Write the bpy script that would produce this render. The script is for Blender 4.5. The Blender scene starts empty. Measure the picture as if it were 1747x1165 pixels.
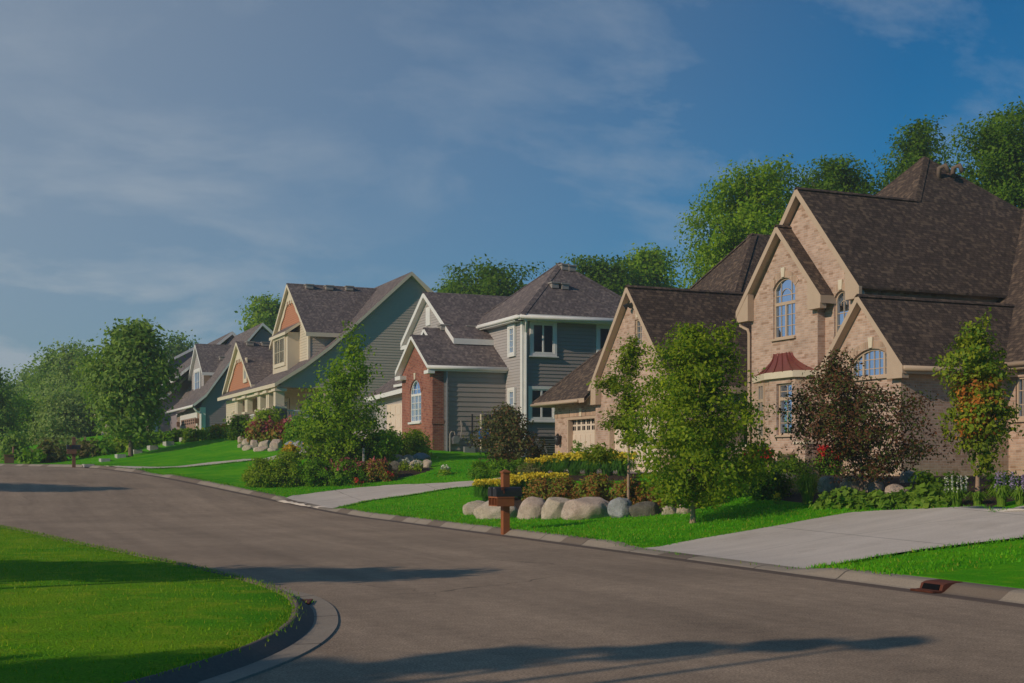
import bpy, math, random
import numpy as np
from mathutils import Vector, noise, geometry
R = math.radians
SC = bpy.context.scene
COL = SC.collection

# ------------------------------------------------------------------ camera
FPX, CX, HY, EYE = 2150.0, 873.5, 790.0, 1.55          # photo pixels: focal length, centre, horizon; eye height
TH = math.atan(923 / FPX)
CT, ST = math.cos(TH), math.sin(TH)
cam_d = bpy.data.cameras.new('camera'); cam = bpy.data.objects.new('camera', cam_d); COL.objects.link(cam)
cam.location = (0, 0, EYE); cam.rotation_euler = (R(90), 0, -TH)
cam_d.sensor_width = 36; cam_d.lens = FPX / 1747 * 36; cam_d.shift_y = (HY - 582.5) / 1747
cam_d.clip_start = 0.1; cam_d.clip_end = 3000
SC.camera = cam

# ------------------------------------------------------------------ light
SUN_AZ, SUN_EL = 194.0, 24.0        # degrees: direction towards the sun, from +X counter-clockwise
sd = Vector((math.cos(R(SUN_AZ)) * math.cos(R(SUN_EL)), math.sin(R(SUN_AZ)) * math.cos(R(SUN_EL)), math.sin(R(SUN_EL))))
sl = bpy.data.lights.new('sun', 'SUN'); sl.energy = 5.0; sl.angle = R(0.5); sl.color = (1.0, 0.82, 0.63)
so = bpy.data.objects.new('sun', sl); COL.objects.link(so); so.rotation_euler = sd.to_track_quat('Z', 'Y').to_euler()
so.location = (-40, -20, 60)

W = bpy.data.worlds.new('World'); SC.world = W; W.use_nodes = True
nt = W.node_tree; nt.nodes.clear()
def N(t, typ, **k):
    n = t.nodes.new(typ)
    for a, b in k.items():
        if a.startswith('i_'): n.inputs[a[2:]].default_value = b
        else: setattr(n, a, b)
    return n
def L(t, a, b): t.links.new(a, b)
def math_(t, op, a, b=None, clamp=False):
    n = N(t, 'ShaderNodeMath', operation=op, use_clamp=clamp)
    for i, x in enumerate((a, b)):
        if x is None: continue
        if hasattr(x, 'links'): L(t, x, n.inputs[i])
        else: n.inputs[i].default_value = x
    return n.outputs[0]
def mixc(t, fac, a, b, mode='MIX'):
    n = N(t, 'ShaderNodeMix', data_type='RGBA', blend_type=mode)
    for s, x in ((n.inputs[0], fac), (n.inputs[6], a), (n.inputs[7], b)):
        if hasattr(x, 'links'): L(t, x, s)
        else: s.default_value = x if not isinstance(x, tuple) or len(x) == 4 else (*x, 1)
    return n.outputs[2]
def ramp(t, fac, stops):
    n = N(t, 'ShaderNodeValToRGB'); e = n.color_ramp.elements
    while len(e) < len(stops): e.new(0.5)
    for el, (p, c) in zip(e, stops):
        el.position = p; el.color = (c, c, c, 1) if not isinstance(c, tuple) else (*c, 1)
    L(t, fac, n.inputs[0]); return n.outputs[0]

sky = N(nt, 'ShaderNodeTexSky', sky_type='NISHITA', sun_disc=False, sun_elevation=R(SUN_EL), sun_rotation=R(90 - SUN_AZ), dust_density=0.6, ozone_density=3.0, air_density=1.0)
geo = N(nt, 'ShaderNodeTexCoord')
sep = N(nt, 'ShaderNodeSeparateXYZ'); L(nt, geo.outputs['Generated'], sep.inputs[0])
zz = math_(nt, 'ADD', math_(nt, 'MAXIMUM', sep.outputs[2], 0.0), 0.34)
cmb = N(nt, 'ShaderNodeCombineXYZ'); L(nt, math_(nt, 'DIVIDE', sep.outputs[0], zz), cmb.inputs[0]); L(nt, math_(nt, 'DIVIDE', sep.outputs[1], zz), cmb.inputs[1])
mp = N(nt, 'ShaderNodeMapping'); L(nt, cmb.outputs[0], mp.inputs[0]); mp.inputs['Rotation'].default_value = (0, 0, 0.5); mp.inputs['Scale'].default_value = (0.9, 1.25, 1)
n1 = N(nt, 'ShaderNodeTexNoise', i_Scale=3.1, i_Detail=12.0, i_Roughness=0.60, i_Distortion=0.25); L(nt, mp.outputs[0], n1.inputs[0])
n2 = N(nt, 'ShaderNodeTexNoise', i_Scale=0.95, i_Detail=4.0, i_Roughness=0.5); L(nt, mp.outputs[0], n2.inputs[0])
# thin veil that thickens towards the left-hand (sunward, -X) part of the sky
side = math_(nt, 'MULTIPLY_ADD', sep.outputs[0], -1.6); nt.nodes[-1].inputs[2].default_value = 1.0
cl = math_(nt, 'MULTIPLY', ramp(nt, n1.outputs[0], [(0.47, 0.0), (0.68, 1.0)]), ramp(nt, n2.outputs[0], [(0.38, 0.12), (0.62, 1.0)]))
veil = math_(nt, 'ADD', math_(nt, 'MULTIPLY', cl, 0.62), math_(nt, 'MULTIPLY', math_(nt, 'MAXIMUM', side, 0.0), 0.62), True)
SKYC = mixc(nt, 1.0, sky.outputs[0], (0.12, 0.90, 1.34), 'MULTIPLY')
ahead = ramp(nt, sep.outputs[1], [(0.25, 0.0), (0.75, 1.0)])
skyc = mixc(nt, math_(nt, 'MULTIPLY', math_(nt, 'MULTIPLY', veil, 0.88), ahead), SKYC, (7.9, 9.0, 10.2))
bg = N(nt, 'ShaderNodeBackground', i_Strength=0.085); L(nt, skyc, bg.inputs[0])
wo = N(nt, 'ShaderNodeOutputWorld'); L(nt, bg.outputs[0], wo.inputs[0])

SC.view_settings.view_transform = 'Standard'; SC.view_settings.look = 'None'
SC.view_settings.exposure = -0.84; SC.view_settings.gamma = 1; SC.view_settings.use_curve_mapping = False
SC.cycles.use_denoising = True; SC.cycles.max_bounces = 6; SC.cycles.transparent_max_bounces = 6

# ------------------------------------------------------------------ materials
def mat(name):
    m = bpy.data.materials.new(name); m.use_nodes = True
    t = m.node_tree; b = t.nodes['Principled BSDF']; b.inputs['Specular IOR Level'].default_value = 0.25
    return m, t, b
def bump(t, b, h, dist, strength=1.0):
    n = N(t, 'ShaderNodeBump', i_Strength=strength, i_Distance=dist); L(t, h, n.inputs['Height']); L(t, n.outputs[0], b.inputs['Normal'])
def objco(t): return N(t, 'ShaderNodeTexCoord').outputs['Object']
def noise_(t, co, scale, detail=4, rough=0.55, dist=0.0):
    n = N(t, 'ShaderNodeTexNoise', i_Scale=scale, i_Detail=float(detail), i_Roughness=rough, i_Distortion=dist); L(t, co, n.inputs[0]); return n.outputs[0]
def wallco(t, zmul=1.0):
    """(run along the surface, height) for vertical or sloping faces"""
    co = objco(t); s = N(t, 'ShaderNodeSeparateXYZ'); L(t, co, s.inputs[0])
    g = N(t, 'ShaderNodeNewGeometry'); sn = N(t, 'ShaderNodeSeparateXYZ'); L(t, g.outputs['True Normal'], sn.inputs[0])
    f = math_(t, 'GREATER_THAN', math_(t, 'ABSOLUTE', sn.outputs[0]), math_(t, 'ABSOLUTE', sn.outputs[1]))
    mx = N(t, 'ShaderNodeMix', data_type='FLOAT'); L(t, f, mx.inputs[0]); L(t, s.outputs[0], mx.inputs[2]); L(t, s.outputs[1], mx.inputs[3])
    c = N(t, 'ShaderNodeCombineXYZ'); L(t, mx.outputs[0], c.inputs[0]); L(t, math_(t, 'MULTIPLY', s.outputs[2], zmul), c.inputs[1])
    return c.outputs[0], co
def plain(name, col, rough=0.6, spec=0.3, metal=0.0, var=0.12, scale=3.0):
    m, t, b = mat(name); co = objco(t)
    v = noise_(t, co, scale, 5)
    c = mixc(t, v, tuple(x * (1 - var) for x in col), tuple(x * (1 + var) for x in col)); L(t, c, b.inputs['Base Color'])
    b.inputs['Roughness'].default_value = rough; b.inputs['Specular IOR Level'].default_value = spec; b.inputs['Metallic'].default_value = metal
    return m
def cellrand(t, uv, w, h, off=0.5):
    s = N(t, 'ShaderNodeSeparateXYZ'); L(t, uv, s.inputs[0]); row = math_(t, 'FLOOR', math_(t, 'DIVIDE', s.outputs[1], h))
    odd = math_(t, 'MULTIPLY', math_(t, 'FLOORED_MODULO', row, 2.0), off)
    col = math_(t, 'FLOOR', math_(t, 'ADD', math_(t, 'DIVIDE', s.outputs[0], w), odd)); c = N(t, 'ShaderNodeCombineXYZ'); L(t, col, c.inputs[0]); L(t, row, c.inputs[1])
    wn = N(t, 'ShaderNodeTexWhiteNoise', noise_dimensions='2D'); L(t, c.outputs[0], wn.inputs['Vector']); return wn.outputs['Value']
def brick(name, c1, c2, mortar, w=0.21, h=0.075, ms=0.010, patches=None):
    m, t, b = mat(name); uv, co = wallco(t)
    n = N(t, 'ShaderNodeTexBrick', i_Scale=1.0); n.offset = 0.5
    n.inputs['Brick Width'].default_value = w; n.inputs['Row Height'].default_value = h; n.inputs['Mortar Size'].default_value = ms; n.inputs['Bias'].default_value = -0.1
    n.inputs['Color1'].default_value = (*c1, 1); n.inputs['Color2'].default_value = (*c2, 1); n.inputs['Mortar'].default_value = (*mortar, 1)
    L(t, uv, n.inputs['Vector'])
    rnd = cellrand(t, uv, w, h)                                  # odd dark bricks, and a spread of tones
    c = mixc(t, 1.0, n.outputs['Color'], ramp(t, math_(t, 'FRACT', math_(t, 'MULTIPLY', rnd, 13.7)), [(0.0, 0.88), (1.0, 1.10)]), 'MULTIPLY')
    c = mixc(t, ramp(t, rnd, [(0.0, 0.0), (0.90, 0.0), (0.93, 0.62)]), c, patches or tuple(x * 0.5 for x in c2))
    big = noise_(t, co, 0.7, 4)
    c = mixc(t, 1.0, c, ramp(t, big, [(0.3, 0.82), (0.7, 1.12)]), 'MULTIPLY')
    L(t, c, b.inputs['Base Color']); b.inputs['Roughness'].default_value = 0.85
    bump(t, b, math_(t, 'SUBTRACT', 1.0, n.outputs['Fac']), 0.008, 0.7)
    return m
def shingle(name, c1, c2, c3):
    m, t, b = mat(name); uv, co = wallco(t, 1.35)
    n = N(t, 'ShaderNodeTexBrick', i_Scale=1.0); n.offset = 0.37; n.inputs['Brick Width'].default_value = 0.16; n.inputs['Row Height'].default_value = 0.11
    n.inputs['Mortar Size'].default_value = 0.008; n.inputs['Bias'].default_value = -0.15
    n.inputs['Color1'].default_value = (*c1, 1); n.inputs['Color2'].default_value = (*c2, 1); n.inputs['Mortar'].default_value = (*[x * 0.35 for x in c1], 1)
    L(t, uv, n.inputs['Vector'])
    rnd = cellrand(t, uv, 0.12, 0.11, 0.63)
    c = mixc(t, ramp(t, rnd, [(0.62, 0.0), (0.95, 0.7)]), n.outputs['Color'], c3)
    c = mixc(t, ramp(t, rnd, [(0.0, 0.45), (0.22, 0.0)]), c, tuple(x * .55 for x in c2))
    c = mixc(t, 1.0, c, ramp(t, noise_(t, co, 0.4, 5), [(0.3, 0.88), (0.7, 1.1)]), 'MULTIPLY')
    c = mixc(t, 1.0, c, ramp(t, noise_(t, co, 40, 2), [(0.3, 0.8), (0.7, 1.15)]), 'MULTIPLY')
    L(t, c, b.inputs['Base Color']); b.inputs['Roughness'].default_value = 0.9; b.inputs['Specular IOR Level'].default_value = 0.15
    bump(t, b, math_(t, 'ADD', math_(t, 'SUBTRACT', 1.0, n.outputs['Fac']), rnd), 0.02, 0.6)
    return m
def leafmat(name, c1, c2, trans=0.48, c3=None, p3=0.0):
    m, t, b = mat(name)
    g = N(t, 'ShaderNodeNewGeometry'); r = g.outputs['Random Per Island']
    c = mixc(t, r, c1, c2)
    co = objco(t); c = mixc(t, 1.0, c, ramp(t, noise_(t, co, 1.3, 3), [(0.3, 0.72), (0.7, 1.25)]), 'MULTIPLY')
    if c3: 
        fr = math_(t, 'FRACT', math_(t, 'MULTIPLY', r, 7.31))
        c = mixc(t, ramp(t, fr, [(0.0, 1.0), (p3, 1.0), (min(1, p3 + 0.02), 0.0)]), c, c3)
    L(t, c, b.inputs['Base Color']); b.inputs['Roughness'].default_value = 0.55; b.inputs['Specular IOR Level'].default_value = 0.2
    tr = N(t, 'ShaderNodeBsdfTranslucent'); L(t, mixc(t, 1.0, c, (1.2, 1.25, 0.6), 'MULTIPLY'), tr.inputs[0])
    ms = N(t, 'ShaderNodeMixShader', i_Fac=trans); L(t, b.outputs[0], ms.inputs[1]); L(t, tr.outputs[0], ms.inputs[2])
    L(t, ms.outputs[0], t.nodes['Material Output'].inputs[0]); return m
M = {}
M['brick_tan'] = brick('tan_brick', (0.56, 0.385, 0.29), (0.45, 0.285, 0.205), (0.54, 0.425, 0.35), patches=(0.30, 0.175, 0.11))
M['soldier'] = brick('soldier_brick', (0.54, 0.36, 0.25), (0.44, 0.28, 0.19), (0.54, 0.43, 0.33), w=0.09, h=0.24)
M['brick_red'] = brick('red_brick', (0.36, 0.115, 0.07), (0.27, 0.075, 0.05), (0.33, 0.22, 0.17), patches=(0.16, 0.05, 0.045))
M['stone_pier'] = brick('pier_stone', (0.30, 0.19, 0.13), (0.2, 0.14, 0.11), (0.25, 0.22, 0.19), w=0.34, h=0.16, ms=0.015)
M['shingle_brown'] = shingle('brown_shingle', (0.115, 0.080, 0.062), (0.072, 0.052, 0.043), (0.21, 0.145, 0.10))
M['shingle_grey'] = shingle('grey_brown_shingle', (0.205, 0.165, 0.155), (0.14, 0.112, 0.112), (0.31, 0.245, 0.215))
M['shingle_far'] = shingle('weathered_shingle', (0.215, 0.175, 0.165), (0.15, 0.122, 0.122), (0.31, 0.255, 0.22))
M['trim_beige'] = plain('beige_trim', (0.52, 0.385, 0.275), 0.5)
M['trim_white'] = plain('white_trim', (0.76, 0.74, 0.70), 0.45)
M['trim_cream'] = plain('cream_trim', (0.70, 0.60, 0.45), 0.5)
M['door_white'] = plain('garage_white', (0.70, 0.58, 0.46), 0.5, var=0.05)
M['door_tan'] = plain('garage_tan', (0.40, 0.26, 0.2), 0.5)
M['sid_grey'] = plain('grey_siding', (0.31, 0.27, 0.245), 0.6, var=0.06)
M['sid_light'] = plain('light_grey_siding', (0.42, 0.38, 0.36), 0.6, var=0.06)
M['sid_tan'] = plain('taupe_siding', (0.50, 0.42, 0.345), 0.6, var=0.06)
M['sid_cream'] = plain('cream_siding', (0.62, 0.53, 0.40), 0.6, var=0.06)
M['sid_orange'] = plain('terracotta_siding', (0.50, 0.21, 0.11), 0.65, var=0.1)
M['sid_dark'] = plain('slate_siding', (0.30, 0.245, 0.265), 0.6, var=0.06)
M['sid_brown'] = plain('brown_siding', (0.33, 0.24, 0.18), 0.6, var=0.06)
M['copper'] = plain('copper_roof', (0.22, 0.055, 0.04), 0.42, 0.5, 0.2, 0.18, 5)
M['metal_dark'] = plain('dark_metal', (0.02, 0.02, 0.022), 0.45, 0.5)
M['metal_grey'] = plain('grey_metal', (0.3, 0.3, 0.31), 0.45, 0.5, 0.4)
M['vent_metal'] = plain('vent_metal', (0.36, 0.32, 0.28), 0.5, 0.4, 0.2)
M['cedar'] = plain('cedar_wood', (0.29, 0.095, 0.032), 0.6, var=0.3, scale=9)
M['cedar_far'] = plain('weathered_cedar', (0.2, 0.1, 0.06), 0.7, var=0.25, scale=9)
M['rust'] = plain('rusty_iron', (0.125, 0.036, 0.018), 0.8, var=0.35, scale=22)
M['void'] = plain('dark_void', (0.008, 0.008, 0.009), 0.9, 0.0)
M['terracotta'] = plain('terracotta_pot', (0.32, 0.12, 0.06), 0.8)
M['blue_paint'] = plain('blue_paint', (0.02, 0.11, 0.33), 0.5)
M['curtain'] = plain('curtain_cloth', (0.52, 0.46, 0.36), 0.85)
M['bark'] = plain('grey_bark', (0.17, 0.125, 0.095), 0.9, var=0.35, scale=14)
M['bark_light'] = plain('tan_bark', (0.36, 0.25, 0.17), 0.9, var=0.3, scale=14)
M['bark_far'] = plain('brown_bark', (0.12, 0.10, 0.08), 0.9, var=0.3)
m, t, b = mat('window_glass'); M['glass'] = m
gl = N(t, 'ShaderNodeBsdfGlossy', i_Roughness=0.02); gl.inputs[0].default_value = (0.50, 0.68, 0.95, 1)
tp = N(t, 'ShaderNodeBsdfTransparent'); tp.inputs[0].default_value = (0.72, 0.76, 0.78, 1)
fr = N(t, 'ShaderNodeFresnel', i_IOR=1.55); ms = N(t, 'ShaderNodeMixShader')
L(t, math_(t, 'ADD', math_(t, 'MULTIPLY', fr.outputs[0], 1.0), 0.05, True), ms.inputs[0]); L(t, tp.outputs[0], ms.inputs[1]); L(t, gl.outputs[0], ms.inputs[2]); L(t, ms.outputs[0], t.nodes['Material Output'].inputs[0])

m, t, b = mat('asphalt'); M['asphalt'] = m; co = objco(t)
sp = noise_(t, co, 48, 4, 0.85); bigN = noise_(t, co, 0.35, 5, 0.6); mid = noise_(t, co, 6, 4)
c = mixc(t, ramp(t, sp, [(0.34, 0.0), (0.68, 1.0)]), (0.172, 0.118, 0.077), (0.62, 0.455, 0.315))
c = mixc(t, 1.0, c, ramp(t, bigN, [(0.3, 0.80), (0.7, 1.16)]), 'MULTIPLY'); c = mixc(t, 1.0, c, ramp(t, mid, [(0.3, 0.86), (0.7, 1.1)]), 'MULTIPLY')
mpa = N(t, 'ShaderNodeMapping'); L(t, co, mpa.inputs[0]); mpa.inputs['Rotation'].default_value = (0, 0, -0.05); mpa.inputs['Scale'].default_value = (1.0, 0.04, 1)
c = mixc(t, 1.0, c, ramp(t, noise_(t, mpa.outputs[0], 1.6, 3), [(0.35, 0.88), (0.65, 1.1)]), 'MULTIPLY')
dn = N(t, 'ShaderNodeTexNoise', i_Scale=1.4, i_Detail=4.0); L(t, co, dn.inputs[0]); cv = N(t, 'ShaderNodeVectorMath', operation='MULTIPLY_ADD'); L(t, dn.outputs['Color'], cv.inputs[0]); cv.inputs[1].default_value = (0.9, 0.9, 0); L(t, co, cv.inputs[2])
vc = N(t, 'ShaderNodeTexVoronoi', feature='DISTANCE_TO_EDGE', i_Scale=0.16); L(t, cv.outputs[0], vc.inputs['Vector'])
crk = math_(t, 'MULTIPLY', math_(t, 'LESS_THAN', vc.outputs['Distance'], 0.0016), ramp(t, noise_(t, co, 0.22, 2), [(0.50, 0.0), (0.60, 0.5)]))
c = mixc(t, crk, c, (0.035, 0.026, 0.02))
mpo = N(t, 'ShaderNodeMapping'); L(t, co, mpo.inputs[0]); mpo.inputs['Scale'].default_value = (0.55, 0.5, 1)
L(t, mixc(t, ramp(t, noise_(t, mpo.outputs[0], 1.0, 2), [(0.76, 0.0), (0.80, 0.6)]), c, (0.04, 0.025, 0.02)), b.inputs['Base Color'])
b.inputs['Roughness'].default_value = 0.88; bump(t, b, sp, 0.008, 1.0)

m, t, b = mat('concrete'); M['concrete'] = m; co = objco(t)
c = mixc(t, noise_(t, co, 1.2, 6, 0.6), (0.56, 0.48, 0.40), (0.70, 0.61, 0.53)); c = mixc(t, 1.0, c, ramp(t, noise_(t, co, 60, 3), [(0.3, 0.85), (0.7, 1.1)]), 'MULTIPLY')
mpc = N(t, 'ShaderNodeMapping'); L(t, co, mpc.inputs[0]); mpc.inputs['Rotation'].default_value = (0, 0, 0.3); mpc.inputs['Scale'].default_value = (0.25, 2.2, 1)
c = mixc(t, 1.0, c, ramp(t, noise_(t, mpc.outputs[0], 1.0, 5), [(0.3, 0.9), (0.7, 1.08)]), 'MULTIPLY')
uvn = N(t, 'ShaderNodeUVMap').outputs[0]; sx = N(t, 'ShaderNodeSeparateXYZ'); L(t, uvn, sx.inputs[0])
j1 = math_(t, 'LESS_THAN', math_(t, 'FRACT', math_(t, 'DIVIDE', sx.outputs[0], 2.9)), 0.010); j2 = math_(t, 'LESS_THAN', math_(t, 'FRACT', math_(t, 'ADD', math_(t, 'MULTIPLY', sx.outputs[1], 2.0), 0.003)), 0.007)
c = mixc(t, math_(t, 'MULTIPLY', math_(t, 'MAXIMUM', j1, j2), 0.6), c, (0.13, 0.11, 0.09))
c = mixc(t, ramp(t, noise_(t, co, 0.5, 6, 0.7), [(0.56, 0.0), (0.72, 0.35)]), c, (0.30, 0.24, 0.18))
L(t, c, b.inputs['Base Color']); b.inputs['Roughness'].default_value = 0.85; bump(t, b, noise_(t, co, 80, 2), 0.003, 0.5)

def kerbmat(name, stain):
    m, t, b = mat(name); uvn = N(t, 'ShaderNodeUVMap').outputs[0]; s = N(t, 'ShaderNodeSeparateXYZ'); L(t, uvn, s.inputs[0])
    co = objco(t); fr = math_(t, 'FRACT', math_(t, 'DIVIDE', s.outputs[0], 1.9)); joint = math_(t, 'LESS_THAN', fr, 0.018)
    c = mixc(t, noise_(t, co, 1.6, 6, 0.65), (0.255, 0.205, 0.155), (0.385, 0.32, 0.25)); c = mixc(t, 1.0, c, ramp(t, noise_(t, co, 55, 3), [(0.3, 0.82), (0.7, 1.1)]), 'MULTIPLY')
    if stain:
        v = N(t, 'ShaderNodeTexWhiteNoise', noise_dimensions='1D'); L(t, math_(t, 'FLOOR', math_(t, 'DIVIDE', s.outputs[0], 0.95)), v.inputs['W'])
        c = mixc(t, math_(t, 'MULTIPLY', math_(t, 'GREATER_THAN', v.outputs[0], 0.66), 0.6), c, (0.105, 0.07, 0.05))
    c = mixc(t, math_(t, 'MULTIPLY', joint, 0.75), c, (0.05, 0.04, 0.03))
    L(t, c, b.inputs['Base Color']); b.inputs['Roughness'].default_value = 0.85; bump(t, b, noise_(t, co, 60, 2), 0.004, 0.6); return m
M['kerb'] = kerbmat('kerb_concrete', True); M['kerb_plain'] = kerbmat('corner_kerb_concrete', False)
M['kerb_shade'] = plain('shaded_kerb', (0.16, 0.125, 0.10), 0.9, var=0.3, scale=30)  # asphalt-toned kerb face, its shade put into the colour
M['gutter'] = plain('gutter_stain', (0.135, 0.095, 0.07), 0.85, var=0.3, scale=5)

def lawnmat(name, c1, c2, c3):
    m, t, b = mat(name); co = objco(t)
    c = mixc(t, ramp(t, noise_(t, co, 0.55, 6, 0.6), [(0.32, 0.0), (0.68, 1.0)]), c1, c2)
    c = mixc(t, ramp(t, noise_(t, co, 2.2, 5, 0.65), [(0.52, 0.0), (0.75, 0.6)]), c, c3)
    f = noise_(t, co, 38, 3, 0.7); c = mixc(t, 1.0, c, ramp(t, f, [(0.3, 0.6), (0.7, 1.3)]), 'MULTIPLY')
    L(t, c, b.inputs['Base Color']); b.inputs['Roughness'].default_value = 0.9; b.inputs['Specular IOR Level'].default_value = 0.05
    bump(t, b, f, 0.035, 1.0); return m
M['lawn'] = lawnmat('lawn', (0.06, 0.36, 0.003), (0.15, 0.47, 0.005), (0.28, 0.50, 0.010))
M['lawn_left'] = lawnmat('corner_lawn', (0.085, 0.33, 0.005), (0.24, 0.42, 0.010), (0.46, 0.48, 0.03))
M['far_ground'] = lawnmat('far_ground', (0.03, 0.09, 0.012), (0.05, 0.11, 0.015), (0.07, 0.12, 0.02))
m, t, b = mat('mulch'); M['mulch'] = m; co = objco(t); v = N(t, 'ShaderNodeTexVoronoi', i_Scale=22.0); L(t, co, v.inputs['Vector']); sv = N(t, 'ShaderNodeSeparateColor'); L(t, v.outputs['Color'], sv.inputs[0])
L(t, mixc(t, sv.outputs[0], (0.02, 0.012, 0.008), (0.075, 0.042, 0.026)), b.inputs['Base Color']); b.inputs['Roughness'].default_value = 0.95; bump(t, b, sv.outputs[1], 0.03)
def rockmat(name, c1, c2):
    m, t, b = mat(name); co = objco(t); a = noise_(t, co, 2.2, 8, 0.68, 0.6); f = noise_(t, co, 30, 5, 0.7)
    c = mixc(t, ramp(t, a, [(0.34, 0.0), (0.66, 1.0)]), c1, c2)
    c = mixc(t, ramp(t, noise_(t, co, 1.1, 5, 0.7), [(0.58, 0.0), (0.7, 0.45)]), c, (0.30, 0.21, 0.11))
    c = mixc(t, 1.0, c, ramp(t, f, [(0.3, 0.72), (0.7, 1.18)]), 'MULTIPLY')
    dn = N(t, 'ShaderNodeTexNoise', i_Scale=2.5, i_Detail=4.0); L(t, co, dn.inputs[0]); cv = N(t, 'ShaderNodeVectorMath', operation='MULTIPLY_ADD'); L(t, dn.outputs['Color'], cv.inputs[0]); cv.inputs[1].default_value = (0.9, 0.9, 0.9); L(t, co, cv.inputs[2])
    vc = N(t, 'ShaderNodeTexVoronoi', feature='DISTANCE_TO_EDGE', i_Scale=1.1); L(t, cv.outputs[0], vc.inputs['Vector']); c = mixc(t, ramp(t, vc.outputs['Distance'], [(0.0, 0.4), (0.02, 0.0)]), c, tuple(x * .4 for x in c1))
    L(t, c, b.inputs['Base Color']); b.inputs['Roughness'].default_value = 0.88; bump(t, b, mixc(t, 0.5, a, f), 0.09, 1.0); return m
M['rock_tan'] = rockmat('tan_rock', (0.52, 0.42, 0.31), (0.74, 0.62, 0.50))
M['rock_pink'] = rockmat('pink_rock', (0.50, 0.37, 0.29), (0.74, 0.60, 0.50))
M['rock_grey'] = rockmat('blue_grey_rock', (0.30, 0.31, 0.32), (0.52, 0.53, 0.54))
M['rock_dark'] = rockmat('dark_rock', (0.13, 0.12, 0.095), (0.23, 0.21, 0.17))
M['slab'] = rockmat('pale_slab', (0.5, 0.47, 0.43), (0.62, 0.59, 0.54))
LF = lambda *a, **k: leafmat(*a, **k)
M['lf_maple'] = LF('maple_leaf', (0.11, 0.22, 0.008), (0.36, 0.43, 0.018))
M['lf_locust'] = LF('locust_leaf', (0.13, 0.22, 0.010), (0.32, 0.38, 0.02))
M['lf_purple'] = LF('purple_leaf', (0.075, 0.038, 0.015), (0.185, 0.075, 0.032), 0.3, (0.085, 0.115, 0.02), 0.36)
M['lf_young'] = LF('young_maple_leaf', (0.11, 0.22, 0.012), (0.33, 0.36, 0.02), 0.32)
M['lf_red'] = LF('red_maple_leaf', (0.465, 0.132, 0.025), (0.651, 0.295, 0.039), 0.32, (0.310, 0.341, 0.046), 0.25)
M['lf_olive'] = LF('bronze_leaf', (0.078, 0.085, 0.028), (0.132, 0.147, 0.039), 0.25, (0.217, 0.109, 0.046), 0.18)
M['lf_birch'] = LF('birch_leaf', (0.13, 0.27, 0.010), (0.34, 0.48, 0.02))
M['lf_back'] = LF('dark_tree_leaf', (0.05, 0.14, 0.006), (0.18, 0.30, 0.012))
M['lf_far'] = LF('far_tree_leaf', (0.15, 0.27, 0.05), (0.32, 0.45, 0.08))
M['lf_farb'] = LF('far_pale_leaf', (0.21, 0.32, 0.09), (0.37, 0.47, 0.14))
M['lf_bush'] = LF('bush_leaf', (0.10, 0.26, 0.010), (0.26, 0.44, 0.018))
M['lf_lime'] = LF('lime_leaf', (0.20, 0.33, 0.015), (0.38, 0.48, 0.03))
M['lf_barberry'] = LF('barberry_leaf', (0.26, 0.095, 0.022), (0.42, 0.22, 0.04), 0.3, (0.22, 0.28, 0.03), 0.45)
M['lf_strap'] = LF('strap_leaf', (0.054, 0.186, 0.016), (0.132, 0.310, 0.028))
M['lf_hosta'] = LF('hosta_leaf', (0.14, 0.29, 0.025), (0.30, 0.44, 0.05))
M['lf_tan'] = LF('tan_grass_leaf', (0.264, 0.202, 0.093), (0.171, 0.217, 0.054))
M['fl_yellow'] = LF('yellow_petal', (0.78, 0.58, 0.03), (0.85, 0.72, 0.07), 0.3)
M['fl_gold'] = LF('gold_petal', (0.75, 0.42, 0.02), (0.8, 0.5, 0.03), 0.2)
M['fl_red'] = LF('red_petal', (0.55, 0.02, 0.025), (0.65, 0.05, 0.04), 0.2)
M['fl_pink'] = LF('pink_petal', (0.38, 0.07, 0.09), (0.5, 0.14, 0.15), 0.2)
M['fl_white'] = LF('white_petal', (0.6, 0.6, 0.5), (0.7, 0.68, 0.6), 0.2)
M['fl_lilac'] = LF('lilac_petal', (0.3, 0.22, 0.42), (0.42, 0.33, 0.5), 0.2)
M['grass'] = LF('grass_blade', (0.06, 0.34, 0.004), (0.19, 0.48, 0.007), 0.4, (0.34, 0.38, 0.03), 0.08)
M['grass_left'] = LF('corner_grass_blade', (0.09, 0.32, 0.005), (0.34, 0.46, 0.014), 0.4, (0.36, 0.38, 0.03), 0.10)

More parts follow.
